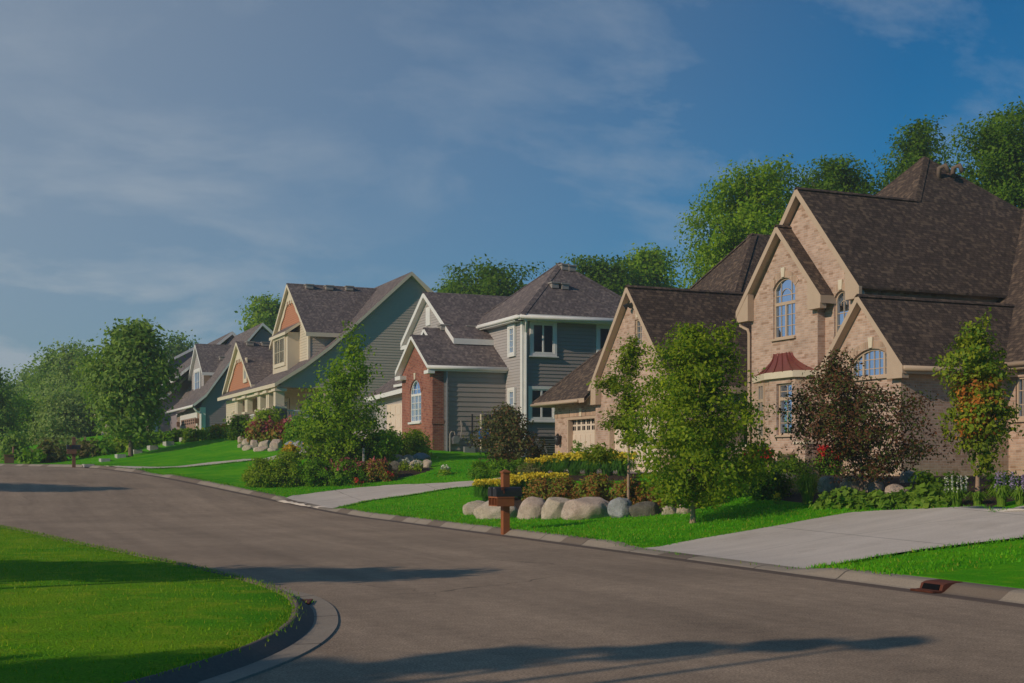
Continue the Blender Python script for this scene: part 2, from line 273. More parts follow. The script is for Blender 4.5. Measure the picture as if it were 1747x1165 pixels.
# ------------------------------------------------------------------ mesh helpers
ORG = {}
def tag(o, label=None, cat=None, group=None, kind=None):
    for k, v in (('label', label), ('category', cat), ('group', group), ('kind', kind)):
        if v: o[k] = v
    return o
def empty(name, loc, label, cat, group=None):
    o = bpy.data.objects.new(name, None); COL.objects.link(o); o.location = loc; o.empty_display_size = 0.3
    ORG[o] = Vector(loc); return tag(o, label, cat, group)
class MB:
    def __init__(s): s.v = []; s.f = []; s.m = []
    def poly(s, pts, mi=0):
        i = len(s.v); s.v += [tuple(p) for p in pts]; s.f.append(tuple(range(i, i + len(pts)))); s.m.append(mi); return s
    def box(s, x0, x1, y0, y1, z0, z1, mi=0):
        x0, x1 = sorted((x0, x1)); y0, y1 = sorted((y0, y1)); z0, z1 = sorted((z0, z1))
        i = len(s.v); s.v += [(x, y, z) for z in (z0, z1) for y in (y0, y1) for x in (x0, x1)]
        s.f += [tuple(i + k for k in q) for q in ((0, 2, 3, 1), (4, 5, 7, 6), (0, 1, 5, 4), (2, 6, 7, 3), (0, 4, 6, 2), (1, 3, 7, 5))]; s.m += [mi] * 6; return s
    def prism(s, pts, vec, mi=0, cap=True):
        """polygon swept along vec"""
        n = len(pts); i = len(s.v); vec = Vector(vec)
        s.v += [tuple(p) for p in pts] + [tuple(Vector(p) + vec) for p in pts]
        if cap: s.f += [tuple(i + n - 1 - k for k in range(n)), tuple(i + n + k for k in range(n))]; s.m += [mi] * 2
        for k in range(n):
            k2 = (k + 1) % n; s.f.append((i + k, i + k2, i + n + k2, i + n + k)); s.m.append(mi)
        return s
    def tube(s, pts, rad, n=8, mi=0, cap=True):
        pts = [Vector(p) for p in pts]; rad = rad if isinstance(rad, (list, tuple)) else [rad] * len(pts)
        i0 = len(s.v); prev = None
        for k, p in enumerate(pts):
            d = (pts[min(k + 1, len(pts) - 1)] - pts[max(k - 1, 0)]).normalized()
            if prev is None: prev = d.orthogonal().normalized()
            a = (prev - d * prev.dot(d)).normalized(); prev = a; bb = d.cross(a)
            for j in range(n):
                an = 2 * math.pi * j / n; s.v.append(tuple(p + (a * math.cos(an) + bb * math.sin(an)) * rad[k]))
        for k in range(len(pts) - 1):
            for j in range(n):
                a0 = i0 + k * n + j; a1 = i0 + k * n + (j + 1) % n
                s.f.append((a0, a1, a1 + n, a0 + n)); s.m.append(mi)
        if cap:
            s.f += [tuple(i0 + n - 1 - j for j in range(n)), tuple(i0 + (len(pts) - 1) * n + j for j in range(n))]; s.m += [mi] * 2
        return s
    def pieces(s):
        par = list(range(len(s.v)))
        def find(i):
            while par[i] != i: par[i] = par[par[i]]; i = par[i]
            return i
        for f in s.f:
            for k in f[1:]: par[find(k)] = find(f[0])
        out = {}
        for f, m_ in zip(s.f, s.m): out.setdefault(find(f[0]), []).append((f, m_))
        return out.values()
    def build_each(s, name, mats, parent):
        for fs in s.pieces():
            q = MB()
            for f, m_ in fs: q.poly([s.v[k] for k in f], m_)
            q.build(name, mats, parent)
    def build(s, name, mats, parent=None, smooth=False, loc=None):
        mats = mats if isinstance(mats, (list, tuple)) else [mats]
        org = ORG[parent] if parent else Vector(loc or (0, 0, 0))
        me = bpy.data.meshes.new(name); me.from_pydata([(x - org.x, y - org.y, z - org.z) for x, y, z in s.v], [], s.f)
        for q in mats: me.materials.append(q)
        me.polygons.foreach_set('material_index', s.m)
        if smooth: me.polygons.foreach_set('use_smooth', [True] * len(s.f))
        o = bpy.data.objects.new(name, me); COL.objects.link(o)
        if parent: o.parent = parent
        else: o.location = org
        ORG[o] = org; return o
def npmesh(name, verts, mats, parent=None, loc=None, tri=False, matidx=None):
    """verts: (n, 4 or 3, 3) array, one face each"""
    k = verts.shape[1]; n = len(verts); org = ORG[parent] if parent else Vector(loc or (0, 0, 0))
    v = (verts.reshape(-1, 3) - np.array(org)).astype(np.float32)
    me = bpy.data.meshes.new(name); me.vertices.add(n * k); me.vertices.foreach_set('co', v.ravel())
    me.loops.add(n * k); me.loops.foreach_set('vertex_index', np.arange(n * k, dtype=np.int32))
    me.polygons.add(n); me.polygons.foreach_set('loop_start', np.arange(0, n * k, k, dtype=np.int32))
    for q in (mats if isinstance(mats, (list, tuple)) else [mats]): me.materials.append(q)
    if matidx is not None: me.polygons.foreach_set('material_index', matidx.astype(np.int32))
    me.update(calc_edges=True)
    o = bpy.data.objects.new(name, me); COL.objects.link(o)
    if parent: o.parent = parent
    else: o.location = org
    ORG[o] = org; return o
def grid(name, P, mats, uv=None, matrow=None, kind='structure'):
    """P: (a, b, 3) array of points"""
    a, b_ = P.shape[:2]; v = P.reshape(-1, 3); f = []; mi = []
    for i in range(a - 1):
        for j in range(b_ - 1):
            f.append((i * b_ + j, i * b_ + j + 1, (i + 1) * b_ + j + 1, (i + 1) * b_ + j)); mi.append(matrow[j] if matrow else 0)
    me = bpy.data.meshes.new(name); me.from_pydata(v.tolist(), [], f)
    for q in (mats if isinstance(mats, (list, tuple)) else [mats]): me.materials.append(q)
    me.polygons.foreach_set('material_index', mi)
    if uv is not None:
        l = me.uv_layers.new(name='UVMap'); idx = np.empty(len(me.loops), dtype=np.int32); me.loops.foreach_get('vertex_index', idx); l.data.foreach_set('uv', uv.reshape(-1, 2)[idx].astype(np.float32).ravel())
    me.polygons.foreach_set('use_smooth', [name != 'kerb'] * len(f))
    o = bpy.data.objects.new(name, me); COL.objects.link(o)
    if kind: o['kind'] = kind
    return o

# ------------------------------------------------------------------ terrain
def sm(x): x = np.clip(x, 0, 1); return x * x * (3 - 2 * x)
def catmull(P, step):
    P = np.array(P, float); out = []
    Q = np.vstack([2 * P[0] - P[1], P, 2 * P[-1] - P[-2]])
    for i in range(1, len(Q) - 2):
        n = max(2, int(np.linalg.norm(Q[i + 1] - Q[i]) / step)); tt = np.linspace(0, 1, n, endpoint=False)[:, None]
        p0, p1, p2, p3 = Q[i - 1:i + 3]
        out.append(0.5 * ((2 * p1) + (-p0 + p2) * tt + (2 * p0 - 5 * p1 + 4 * p2 - p3) * tt ** 2 + (-p0 + 3 * p1 - 3 * p2 + p3) * tt ** 3))
    out.append(P[-1:]); return np.vstack(out)
KR = catmull([(11.2, -30), (10.9, -10), (10.75, 5), (10.67, 14), (10.65, 20), (10.6, 27), (10.15, 39.2), (7.7, 51.2), (4.5, 62.3), (1.2, 73.4), (-4, 84), (-11, 93), (-22, 101), (-45, 108)], 0.4)
def normals(P):
    d = np.gradient(P, axis=0); d /= np.linalg.norm(d, axis=1)[:, None]; return np.stack([d[:, 1], -d[:, 0]], 1)
KN = normals(KR); KA = np.concatenate([[0], np.cumsum(np.linalg.norm(np.diff(KR, axis=0), axis=1))])
def kv_of(idx): return KR[idx, 1]
def zroad(vk): return 1.36 * sm((vk - 34) / 29.0) + 0.15 * sm((vk - 60) / 40)
def AS(vk): q = sm((vk - 47) / 15); return 1.05 + 0.95 * q - 1.6 * sm((vk - 82) / 9), 10.5 + 4.5 * q
DIP = np.ones(len(KR))
def h_ad(idx, d):
    vk = kv_of(idx); A, S = AS(vk); return zroad(vk) - 0.095 * (1 - DIP[idx]) * (1 - sm((d - 0.2) / 2.6)) + 0.125 + A * sm((d - 0.4) / S) + 0.012 * np.clip(d - 18, 0, 60)
def gh(u, v):
    """ground height of the lawn side / road at a point"""
    u = np.atleast_1d(np.asarray(u, float)); v = np.atleast_1d(np.asarray(v, float)); out = np.empty(len(u))
    for k in range(0, len(u), 4000):
        p = np.stack([u[k:k + 4000], v[k:k + 4000]], 1); d2 = ((p[:, None, :] - KR[None]) ** 2).sum(2); i = d2.argmin(1)
        d = ((p - KR[i]) * KN[i]).sum(1)
        out[k:k + 4000] = np.where(d > 0.15, h_ad(i, d), zroad(kv_of(i)))
    return out
def g1(u, v): return float(gh([u], [v])[0])
def ray(x, y): a = (x - CX) / FPX; return np.array((a * CT + ST, -a * ST + CT, -(y - HY) / FPX))
def at(x, y, t): r = ray(x, y); return (r[0] * t, r[1] * t, EYE + r[2] * t)
def G(x, y, tmin=14.0, tmax=130.0):
    """first ground point under a pixel of the photograph"""
    r = ray(x, y); ts = np.arange(tmin, tmax, 0.25); z = EYE + r[2] * ts; g = gh(r[0] * ts, r[1] * ts)
    k = np.argmax(z <= g)
    if z[k] > g[k]: k = len(ts) - 1
    t1 = ts[k]; return Vector((r[0] * t1, r[1] * t1, float(g[k]))), t1
RIGHT = Vector((CT, -ST, 0)); FWD = Vector((ST, CT, 0))

kidx = np.arange(len(KR))
# main ground sheet to the horizon
P = np.array([[[x, y, -0.5] for y in (-200, -50, 0, 200, 480)] for x in (-350, -100, 0, 100, 350)], float); grid('ground', P, M['far_ground'])
# road: strip to the left of the right-hand kerb line, wide at the junction
offs = np.array([-0.30, -1.5, -3, -4.5, -6, -7.5, -9, -12, -16, -24, -45.0])
P = np.zeros((len(KR), len(offs), 3))
for j, o in enumerate(offs):
    P[:, j, :2] = KR + KN * o; P[:, j, 2] = zroad(kv_of(kidx))
grid('road', P[:, ::-1], M['asphalt'])
# right-hand kerb: stained gutter, sloped face, top
DRV = []   # spans of arc length where the kerb dips
def arc_of(u, v): return KA[((KR - np.array((u, v))) ** 2).sum(1).argmin()]
pr = [(-0.34, 0.0), (-0.30, 0.006), (-0.10, 0.006), (-0.06, 0.02), (0.06, 0.10), (0.12, 0.118), (0.27, 0.125), (0.28, 0.02)]
for x0, x1 in (((1362, 974), (1075, 941)), ((549, 872), (456, 856)), ((214, 813), (170, 809))):
    a, b_ = G(*x0)[0], G(*x1)[0]; DRV.append((arc_of(a.x, a.y), arc_of(b_.x, b_.y)))
def dip(a):
    f = np.ones_like(a)
    for a0, a1 in DRV: f = np.minimum(f, np.maximum(sm((a0 - a) / 1.0), sm((a - a1) / 1.0)))
    return f
P = np.zeros((len(KR), len(pr), 3)); UV = np.zeros((len(KR), len(pr), 2)); dp = dip(KA); DIP[:] = dp
for j, (o, z) in enumerate(pr):
    P[:, j, :2] = KR + KN * o; zj = np.where(z > 0.03, 0.022 + (z - 0.022) * (0.25 + 0.75 * dp), z); P[:, j, 2] = zroad(kv_of(kidx)) + zj; UV[:, j] = np.stack([KA, np.full(len(KA), o)], 1)
grid('kerb', P[:, ::-1], [M['kerb'], M['gutter']], UV[:, ::-1], matrow=[0, 0, 0, 0, 0, 1, 1])
# right-hand lawn
dd = np.concatenate([[0.25, 0.28, 0.4], np.arange(0.7, 20, 0.6), np.arange(20, 40, 2.0), [45, 55, 70, 100, 160]])
P = np.zeros((len(KR), len(dd), 3))
for j, o in enumerate(dd):
    P[:, j, :2] = KR + KN * o; P[:, j, 2] = h_ad(kidx, np.full(len(KR), o)) + (0.0 if j else -0.06)
grid('lawn', P[:, ::-1], M['lawn'])
# left-hand corner lawn with its rolled kerb and gutter pan
LE = catmull([(-45, 66), (-20, 60), (-9.5, 53), (-4.2, 45), (-1.3, 38), (0.55, 31.7), (1.69, 25.0), (2.38, 21.0), (2.90, 18.0), (3.20, 15.4), (3.19, 13.65), (2.90, 12.2), (2.52, 11.1), (2.03, 10.15), (1.42, 9.3), (0.70, 8.5), (-1.2, 6.9), (-4.5, 4.6), (-10, 0.6), (-30, -12.5), (-60, -32)], 0.25)
LA = np.concatenate([[0], np.cumsum(np.linalg.norm(np.diff(LE, axis=0), axis=1))])
def outward(P):
    d = np.gradient(P, axis=0); d /= np.linalg.norm(d, axis=1)[:, None]; return np.stack([-d[:, 1], d[:, 0]], 1)
LN = outward(LE)
zl = np.array([float(zroad(kv_of(((KR - p) ** 2).sum(1).argmin()))) for p in LE])
prl = [(-0.03, 0.03), (-0.01, 0.085), (0.03, 0.10), (0.05, 0.097), (0.19, 0.016), (0.205, 0.006), (0.25, 0.004), (0.44, 0.014), (0.45, -0.01)]
TAP = 1 - sm((LE[:, 1] - 14.2) / 2.2)
P = np.zeros((len(LE), len(prl), 3)); UV = np.zeros((len(LE), len(prl), 2))
for j, (o, z) in enumerate(prl):
    oo = np.where(o > .08, .08 + (o - .08) * (.12 + .88 * TAP), o); P[:, j, :2] = LE + LN * oo[:, None]; P[:, j, 2] = zl + z; UV[:, j] = np.stack([LA, np.full(len(LA), o)], 1)
grid('kerb', P, [M['kerb_plain'], M['kerb_shade']], UV, matrow=[1, 1, 1, 1, 1, 0, 0, 0])
CEN = np.array((-26.0, 24.0)); kk = np.array([0, 0.004, 0.02, 0.05, 0.09, 0.14, 0.2, 0.28, 0.38, 0.5, 0.65, 0.8, 0.95])
P = np.zeros((len(LE), len(kk), 3))
for j, k in enumerate(kk):
    P[:, j, :2] = LE * (1 - k) + CEN * k; P[:, j, 2] = (zl + 0.095) * (1 - k) + 0.5 * k + (0.0 if j else -0.03)
grid('lawn', P, M['lawn_left'])
EDGES = []
def drive(name, left, right, m=M['concrete'], lift=0.035, n=40):
    l = catmull([(G(*q)[0].x, G(*q)[0].y) if len(q) == 2 else q[:2] for q in left], 0.3); r = catmull([(G(*q)[0].x, G(*q)[0].y) if len(q) == 2 else q[:2] for q in right], 0.3)
    l = l[np.linspace(0, len(l) - 1, n).astype(int)]; r = r[np.linspace(0, len(r) - 1, n).astype(int)]
    for e_ in (l, r): i = ((KR - e_[0]) ** 2).sum(1).argmin(); e_[0] = KR[i] + KN[i] * .2
    k = np.linspace(0, 1, 14)[None, :, None]; xy = l[:, None] * (1 - k) + r[:, None] * k
    z = gh(xy[..., 0].ravel(), xy[..., 1].ravel()).reshape(xy.shape[:2]) + .012 + (lift - .012) * sm(np.linspace(0, 1, n) * 12)[:, None]
    al = np.concatenate([[0], np.cumsum(np.linalg.norm(np.diff(xy.mean(1), axis=0), axis=1))])
    P = np.concatenate([xy, z[..., None]], 2); UV = np.stack(np.broadcast_arrays(al[:, None], k[..., 0]), 2)
    EDGES.append(xy[:, 0]); EDGES.append(xy[:, -1])
    return grid(name, P, m, UV)

# ------------------------------------------------------------------ house helpers
def p3(ax, c, ns, s, z, off=0.0): return (c + ns * off, s, z) if ax == 'u' else (s, c + ns * off, z)
def brickwall(mb, ax, c, ns, poly, holes=(), mi=0, reveal=0.13):
    loops = [list(poly)] + [list(h) for h in holes]
    flat = [q for l in loops for q in l]
    for tri in geometry.tessellate_polygon([[Vector((s, z, 0)) for s, z in l] for l in loops]):
        mb.poly([p3(ax, c, ns, *flat[i]) for i in tri], mi)
    for h in holes:
        for k in range(len(h)):
            a, b_ = h[k], h[(k + 1) % len(h)]
            mb.poly([p3(ax, c, ns, *a), p3(ax, c, ns, *b_), p3(ax, c, ns, *b_, -reveal), p3(ax, c, ns, *a, -reveal)], mi)
def span(poly, z):
    xs = []
    for k in range(len(poly)):
        (s0, z0), (s1, z1) = poly[k], poly[(k + 1) % len(poly)]
        if (z0 - z) * (z1 - z) <= 0 and abs(z1 - z0) > 1e-9: xs.append(s0 + (s1 - s0) * (z - z0) / (z1 - z0))
        elif abs(z1 - z0) < 1e-9 and abs(z - z0) < 1e-6: xs += [s0, s1]
    return (min(xs), max(xs)) if xs else None
def siding(mb, ax, c, ns, poly, step=0.15, mi=0, lap=0.022):
    """lapped boards following a convex outline"""
    zs = [z for _, z in poly]; z0, z1 = min(zs), max(zs); lv = sorted(set([z for z in np.arange(z0, z1, step)] + [z1]))
    for a, b_ in zip(lv, lv[1:]):
        if b_ - a < 0.01: continue
        A = span(poly, a + 1e-4); B = span(poly, b_ - 1e-4)
        if not A or not B: continue
        mb.poly([p3(ax, c, ns, A[0], a, lap), p3(ax, c, ns, A[1], a, lap), p3(ax, c, ns, B[1], b_, 0.002), p3(ax, c, ns, B[0], b_, 0.002)], mi)
        mb.poly([p3(ax, c, ns, A[0], a, 0.0), p3(ax, c, ns, A[1], a, 0.0), p3(ax, c, ns, A[1], a, lap), p3(ax, c, ns, A[0], a, lap)], mi)
def slab(mb, pts, th=0.2, top=0, trim=1, skip=()):
    pts = [Vector(p) for p in pts]; n = len(pts)
    nrm = (pts[1] - pts[0]).cross(pts[2] - pts[0])
    if nrm.z < 0: pts = pts[::-1]; skip = tuple((n - 2 - k) % n for k in skip)
    lo = [p - Vector((0, 0, th)) for p in pts]
    mb.poly(pts, top); mb.poly(lo[::-1], trim)
    for k in range(n):
        if k in skip: continue
        k2 = (k + 1) % n; mb.poly([lo[k], lo[k2], pts[k2], pts[k]], trim)
def cap(mb, a, b_, w=0.13, top=0):
    """raised row of ridge or hip shingles"""
    a, b_ = Vector(a), Vector(b_); d = (b_ - a).normalized(); s = d.cross(Vector((0, 0, 1))).normalized(); up = s.cross(d)
    q = [a - s * w - up * 0.075, a + up * 0.02, a + s * w - up * 0.075]
    mb.prism([tuple(x) for x in q], tuple(b_ - a), top)
def gable_u(mb, uf, ub, vc, half, zr, ze, th=0.2, halfR=None, zeR=None):
    """ridge along u; rakes at uf"""
    hr = halfR or half; zR = zeR or ze
    slab(mb, [(uf, vc, zr), (ub, vc, zr), (ub, vc + half, ze), (uf, vc + half, ze)], th)
    slab(mb, [(uf, vc, zr), (ub, vc, zr), (ub, vc - hr, zR), (uf, vc - hr, zR)], th)
    cap(mb, (uf, vc, zr), (ub, vc, zr))
def hip(mb, u0, u1, v0, v1, ze, p, th=0.2, pv=None):
    """four-sided roof with its ridge along the longer side"""
    du, dv = u1 - u0, v1 - v0; h = min(du, dv) / 2; zr = ze + p * h
    if du >= dv: r0, r1 = (u0 + h, (v0 + v1) / 2, zr), (u1 - h, (v0 + v1) / 2, zr)
    else: r0, r1 = ((u0 + u1) / 2, v0 + h, zr), ((u0 + u1) / 2, v1 - h, zr)
    c = [(u0, v0, ze), (u1, v0, ze), (u1, v1, ze), (u0, v1, ze)]
    if du >= dv:
        F = [[c[0], c[1], r1, r0], [c[2], c[3], r0, r1], [c[3], c[0], r0], [c[1], c[2], r1]]; H_ = [(c[0], r0), (c[3], r0), (c[1], r1), (c[2], r1), (r0, r1)]
    else:
        F = [[c[3], c[0], r0, r1], [c[1], c[2], r1, r0], [c[0], c[1], r0], [c[2], c[3], r1]]; H_ = [(c[0], r0), (c[1], r0), (c[2], r1), (c[3], r1), (r0, r1)]
    for f in F:
        g = [p for k, p in enumerate(f) if p != f[k - 1]]
        if len(g) >= 3: slab(mb, g, th, skip=tuple(range(1, len(g))))
    for a, b_ in H_:
        if (Vector(a) - Vector(b_)).length > 0.3: cap(mb, a, b_)
    return r0, r1
def outline(s0, s1, z0, z1, rise=0.0, n=12):
    pts = [(s0, z0), (s1, z0)]
    if rise <= 0: return pts + [(s1, z1), (s0, z1)]
    w = (s1 - s0) / 2; r = (w * w + rise * rise) / (2 * rise); zc = z1 - r; sc = (s0 + s1) / 2
    a0 = math.asin(min(1, w / r))
    if rise > w: a0 = math.pi - a0
    for k in range(n + 1):
        a = a0 - 2 * a0 * k / n; pts.append((sc + r * math.sin(a), zc + r * math.cos(a)))
    return pts
def topz(s, s0, s1, z1, rise):
    if rise <= 0: return z1
    w = (s1 - s0) / 2; r = (w * w + rise * rise) / (2 * rise); d = s - (s0 + s1) / 2; return z1 - r + math.sqrt(max(0, r * r - d * d))
def ring(mb, ax, c, ns, A, B, o0, o1, mi=0):
    """frame between outlines A (outer) and B (inner), from offset o0 (back) to o1 (front)"""
    n = len(A)
    for k in range(n):
        k2 = (k + 1) % n
        a, a2, b_, b2 = A[k], A[k2], B[k], B[k2]
        mb.poly([p3(ax, c, ns, *a, o1), p3(ax, c, ns, *a2, o1), p3(ax, c, ns, *b2, o1), p3(ax, c, ns, *b_, o1)], mi)
        mb.poly([p3(ax, c, ns, *a, o0), p3(ax, c, ns, *a2, o0), p3(ax, c, ns, *a2, o1), p3(ax, c, ns, *a, o1)], mi)
        mb.poly([p3(ax, c, ns, *b_, o0), p3(ax, c, ns, *b2, o0), p3(ax, c, ns, *b2, o1), p3(ax, c, ns, *b_, o1)], mi)
def bar(mb, ax, c, ns, s0, s1, z0, z1, o0, o1, mi=0):
    a, b_ = p3(ax, c, ns, s0, z0, o0), p3(ax, c, ns, s1, z1, o1); mb.box(a[0], b_[0], a[1], b_[1], a[2], b_[2], mi)
def window(par, ax, c, ns, s0, s1, z0, z1, rise=0.0, mull=(), trans=None, grid_=(), trim='trim_white', casing=0.0, off=-0.1, fr=0.055, curtain=None, sill=0.0, arcs=(), name='window', label=None):
    """glazed window. mull: heavy vertical bars, trans: heavy cross bar, grid_: (vertical fractions, heights) of thin bars; off: face of the frame from the wall"""
    mb = MB(); o1 = off; o0 = off - 0.07
    A = outline(s0, s1, z0, z1, rise); B = outline(s0 + fr, s1 - fr, z0 + fr, z1 - fr, rise * (1 - 2 * fr / (s1 - s0)) if rise else 0)
    ring(mb, ax, c, ns, A, B, o0, o1)
    if casing:
        C = outline(s0 - casing, s1 + casing, z0 - casing, z1 + casing, rise * (1 + 2 * casing / (s1 - s0)) if rise else 0)
        ring(mb, ax, c, ns, C, A, 0.0, o1 + 0.025)
    if sill: bar(mb, ax, c, ns, s0 - casing - 0.06, s1 + casing + 0.06, z0 - casing - sill, z0 - casing, -0.02, max(o1, 0) + 0.09)
    r2 = rise
    for m_ in mull: bar(mb, ax, c, ns, m_ - 0.035, m_ + 0.035, z0 + fr, (trans if trans else topz(m_, s0, s1, z1, r2) - fr), o0, o1 - 0.008)
    if trans: bar(mb, ax, c, ns, s0 + fr, s1 - fr, trans - 0.05, trans + 0.05, o0, o1 - 0.004)
    for f in (grid_[0] if grid_ else ()):
        s = s0 + (s1 - s0) * f; bar(mb, ax, c, ns, s - 0.011, s + 0.011, z0 + fr, topz(s, s0, s1, z1, r2) - fr, o0 + 0.02, o1 - 0.028)
    for z in (grid_[1] if grid_ else ()): bar(mb, ax, c, ns, s0 + fr, s1 - fr, z - 0.011, z + 0.011, o0 + 0.02, o1 - 0.03)
    for (zc, rr) in arcs:                                        # curved glazing bar
        sc = (s0 + s1) / 2; pts = [p3(ax, c, ns, sc + rr * math.cos(a), zc + rr * math.sin(a), o1 - 0.035) for a in np.linspace(0.0, math.pi, 11)]; mb.tube(pts, 0.012, 4)
    w = mb.build(name, M[trim], par)
    if label: w['label'] = label
    g = MB(); gi = outline(s0 + fr * 0.8, s1 - fr * 0.8, z0 + fr * 0.8, z1 - fr * 0.8, rise * (1 - 1.6 * fr / (s1 - s0)) if rise else 0)
    g.poly([p3(ax, c, ns, *q, o1 - 0.05) for q in gi]); g.build('pane', M['glass'], w)
    k = MB(); k.poly([p3(ax, c, ns, *q, o0 - 0.16) for q in A], 0)
    for a, b_ in zip(A, A[1:] + A[:1]): k.poly([p3(ax, c, ns, *a, o0 - 0.16), p3(ax, c, ns, *b_, o0 - 0.16), p3(ax, c, ns, *b_, o0), p3(ax, c, ns, *a, o0)], 0)
    if curtain:
        for a, b_, zt in curtain:
            n = 9; q = [(s0 + (s1 - s0) * (a + (b_ - a) * i / n), -0.03 * (i % 2)) for i in range(n + 1)]
            for (sa, oa), (sb, ob) in zip(q, q[1:]): k.poly([p3(ax, c, ns, sa, z0, o0 - 0.08 + oa), p3(ax, c, ns, sb, z0, o0 - 0.08 + ob), p3(ax, c, ns, sb, zt, o0 - 0.08 + ob), p3(ax, c, ns, sa, zt, o0 - 0.08 + oa)], 1)
    k.build('curtain' if curtain else 'room_recess', [M['void'], M['curtain']], w)
    return w
def gutter(par, a, b_, mname, r=0.07):
    MB().tube([a, b_], r, 8).build('gutter', M[mname], par, True)
def downspout(par, pts, mname, r=0.05): MB().tube(pts, r, 6).build('downspout', M[mname], par)
def roof_vent(par, u, v, z, ax='v', mname='vent_metal', w=0.45):
    """low hooded vent lying on a roof slope"""
    mb = MB(); mb.box(u - w / 2, u + w / 2, v - w / 2, v + w / 2, z - 0.12, z + 0.10)
    mb.box(u - w / 2 - 0.05, u + w / 2 + 0.05, v - w / 2 - 0.05, v + w / 2 + 0.05, z + 0.10, z + 0.16); mb.build('roof_vent', M[mname], par)
def garage_door(par, ax, c, ns, s0, s1, z0, z1, mname='door_white', panes=True, rows=4, cols=8):
    mb = MB(); bar(mb, ax, c, ns, s0, s1, z0, z1, -0.04, 0.0)
    hh = (z1 - z0) / rows; ww = (s1 - s0) / cols
    for i in range(rows):
        for j in range(cols):
            if panes and i == rows - 1: continue
            bar(mb, ax, c, ns, s0 + ww * j + ww * 0.12, s0 + ww * (j + 1) - ww * 0.12, z0 + hh * i + hh * 0.14, z0 + hh * (i + 1) - hh * 0.14, 0.0, 0.018)
        bar(mb, ax, c, ns, s0, s1, z0 + hh * i - 0.008, z0 + hh * i + 0.008, 0.0, 0.006)
    d = mb.build('garage_door', M[mname], par)
    if panes:
        for j in range(cols):
            k = MB(); a = s0 + ww * (j + 0.5)
            for ds in (-1, 1):
                for dz in (-1, 1): bar(k, ax, c, ns, a + ds * ww * 0.17 - ww * 0.12, a + ds * ww * 0.17 + ww * 0.12, z1 - hh * 0.5 + dz * hh * 0.2 - hh * 0.14, z1 - hh * 0.5 + dz * hh * 0.2 + hh * 0.14, 0.0, 0.008)
            k.build('pane', M['void'], d)
    return d

# ================================================================== tan brick house (right)
h1 = empty('brick_house', (22.0, 34, g1(22, 34)), 'large tan brick house with steep brown roofs, arched windows and copper bay roof', 'house')
BW, SO, TB = M['brick_tan'], M['soldier'], M['trim_beige']
w = MB(); ZB = 0.3
# small two-storey gable with the bay
wa = outline(32.69, 33.86, 5.52, 7.42, 0.33); brickwall(w, 'u', 23.66, -1, [(31.55, ZB), (35.08, ZB), (35.08, 6.75), (33.36, 8.72), (31.55, 6.75)][::-1], [wa])
brickwall(w, 'v', 31.55, -1, [(23.66, ZB), (23.94, ZB), (23.94, 6.72), (23.66, 6.72)])
brickwall(w, 'v', 35.08, 1, [(23.66, ZB), (28, ZB), (28, 6.72), (23.66, 6.72)])
# big gable behind
wb = outline(30.42, 31.12, 5.0, 6.72, 0.35); brickwall(w, 'u', 23.94, -1, [(29.95, ZB), (31.55, ZB), (35.0, ZB), (35.0, 7.35), (32.7, 9.78), (29.95, 6.75)], [wb])
brickwall(w, 'v', 29.95, -1, [(23.94, 3.6), (31, 3.6), (31, 6.72), (23.94, 6.72)])
# low gable with the wide arched window, and its long side wall
wc = outline(27.75, 29.6, 3.98, 4.78, 0.36); brickwall(w, 'u', 23.35, -1, [(27.45, ZB), (30.6, ZB), (30.6, 4.55), (29.0, 6.1), (27.45, 4.35)], [wc])
brickwall(w, 'v', 30.6, 1, [(23.35, ZB), (23.94, ZB), (23.94, 4.5), (23.35, 4.5)])
brickwall(w, 'v', 27.45, -1, [(23.35, ZB), (27.2, ZB), (27.2, 4.6), (23.35, 4.35)])
wd = outline(25.75, 27.18, 2.82, 3.98); brickwall(w, 'u', 27.2, -1, [(18.0, ZB), (27.45, ZB), (27.45, 4.6), (18.0, 4.6)], [wd])
# bay: three brick faces
bay = [(23.66, 34.95), (23.12, 33.3), (23.12, 31.95), (23.66, 31.62)]
# garage: gable part and third stall
wg = outline(38.16, 38.66, 5.62, 6.54); gd1 = outline(36.95, 40.6, 1.0, 3.35)
brickwall(w, 'u', 21.25, -1, [(36.05, ZB), (41.65, ZB), (41.65, 4.3), (38.83, 7.4), (36.05, 4.3)], [wg, gd1], reveal=0.2)
brickwall(w, 'v', 36.05, -1, [(21.25, ZB), (24, ZB), (24, 4.3), (21.25, 4.3)])
gd2 = outline(41.9, 44.35, 1.0, 3.32); brickwall(w, 'u', 21.4, -1, [(41.65, ZB), (45.5, ZB), (45.5, 4.0), (41.65, 4.0)], [gd2], reveal=0.2)
brickwall(w, 'v', 45.5, 1, [(21.4, ZB), (29, ZB), (29, 4.0), (21.4, 4.0)])
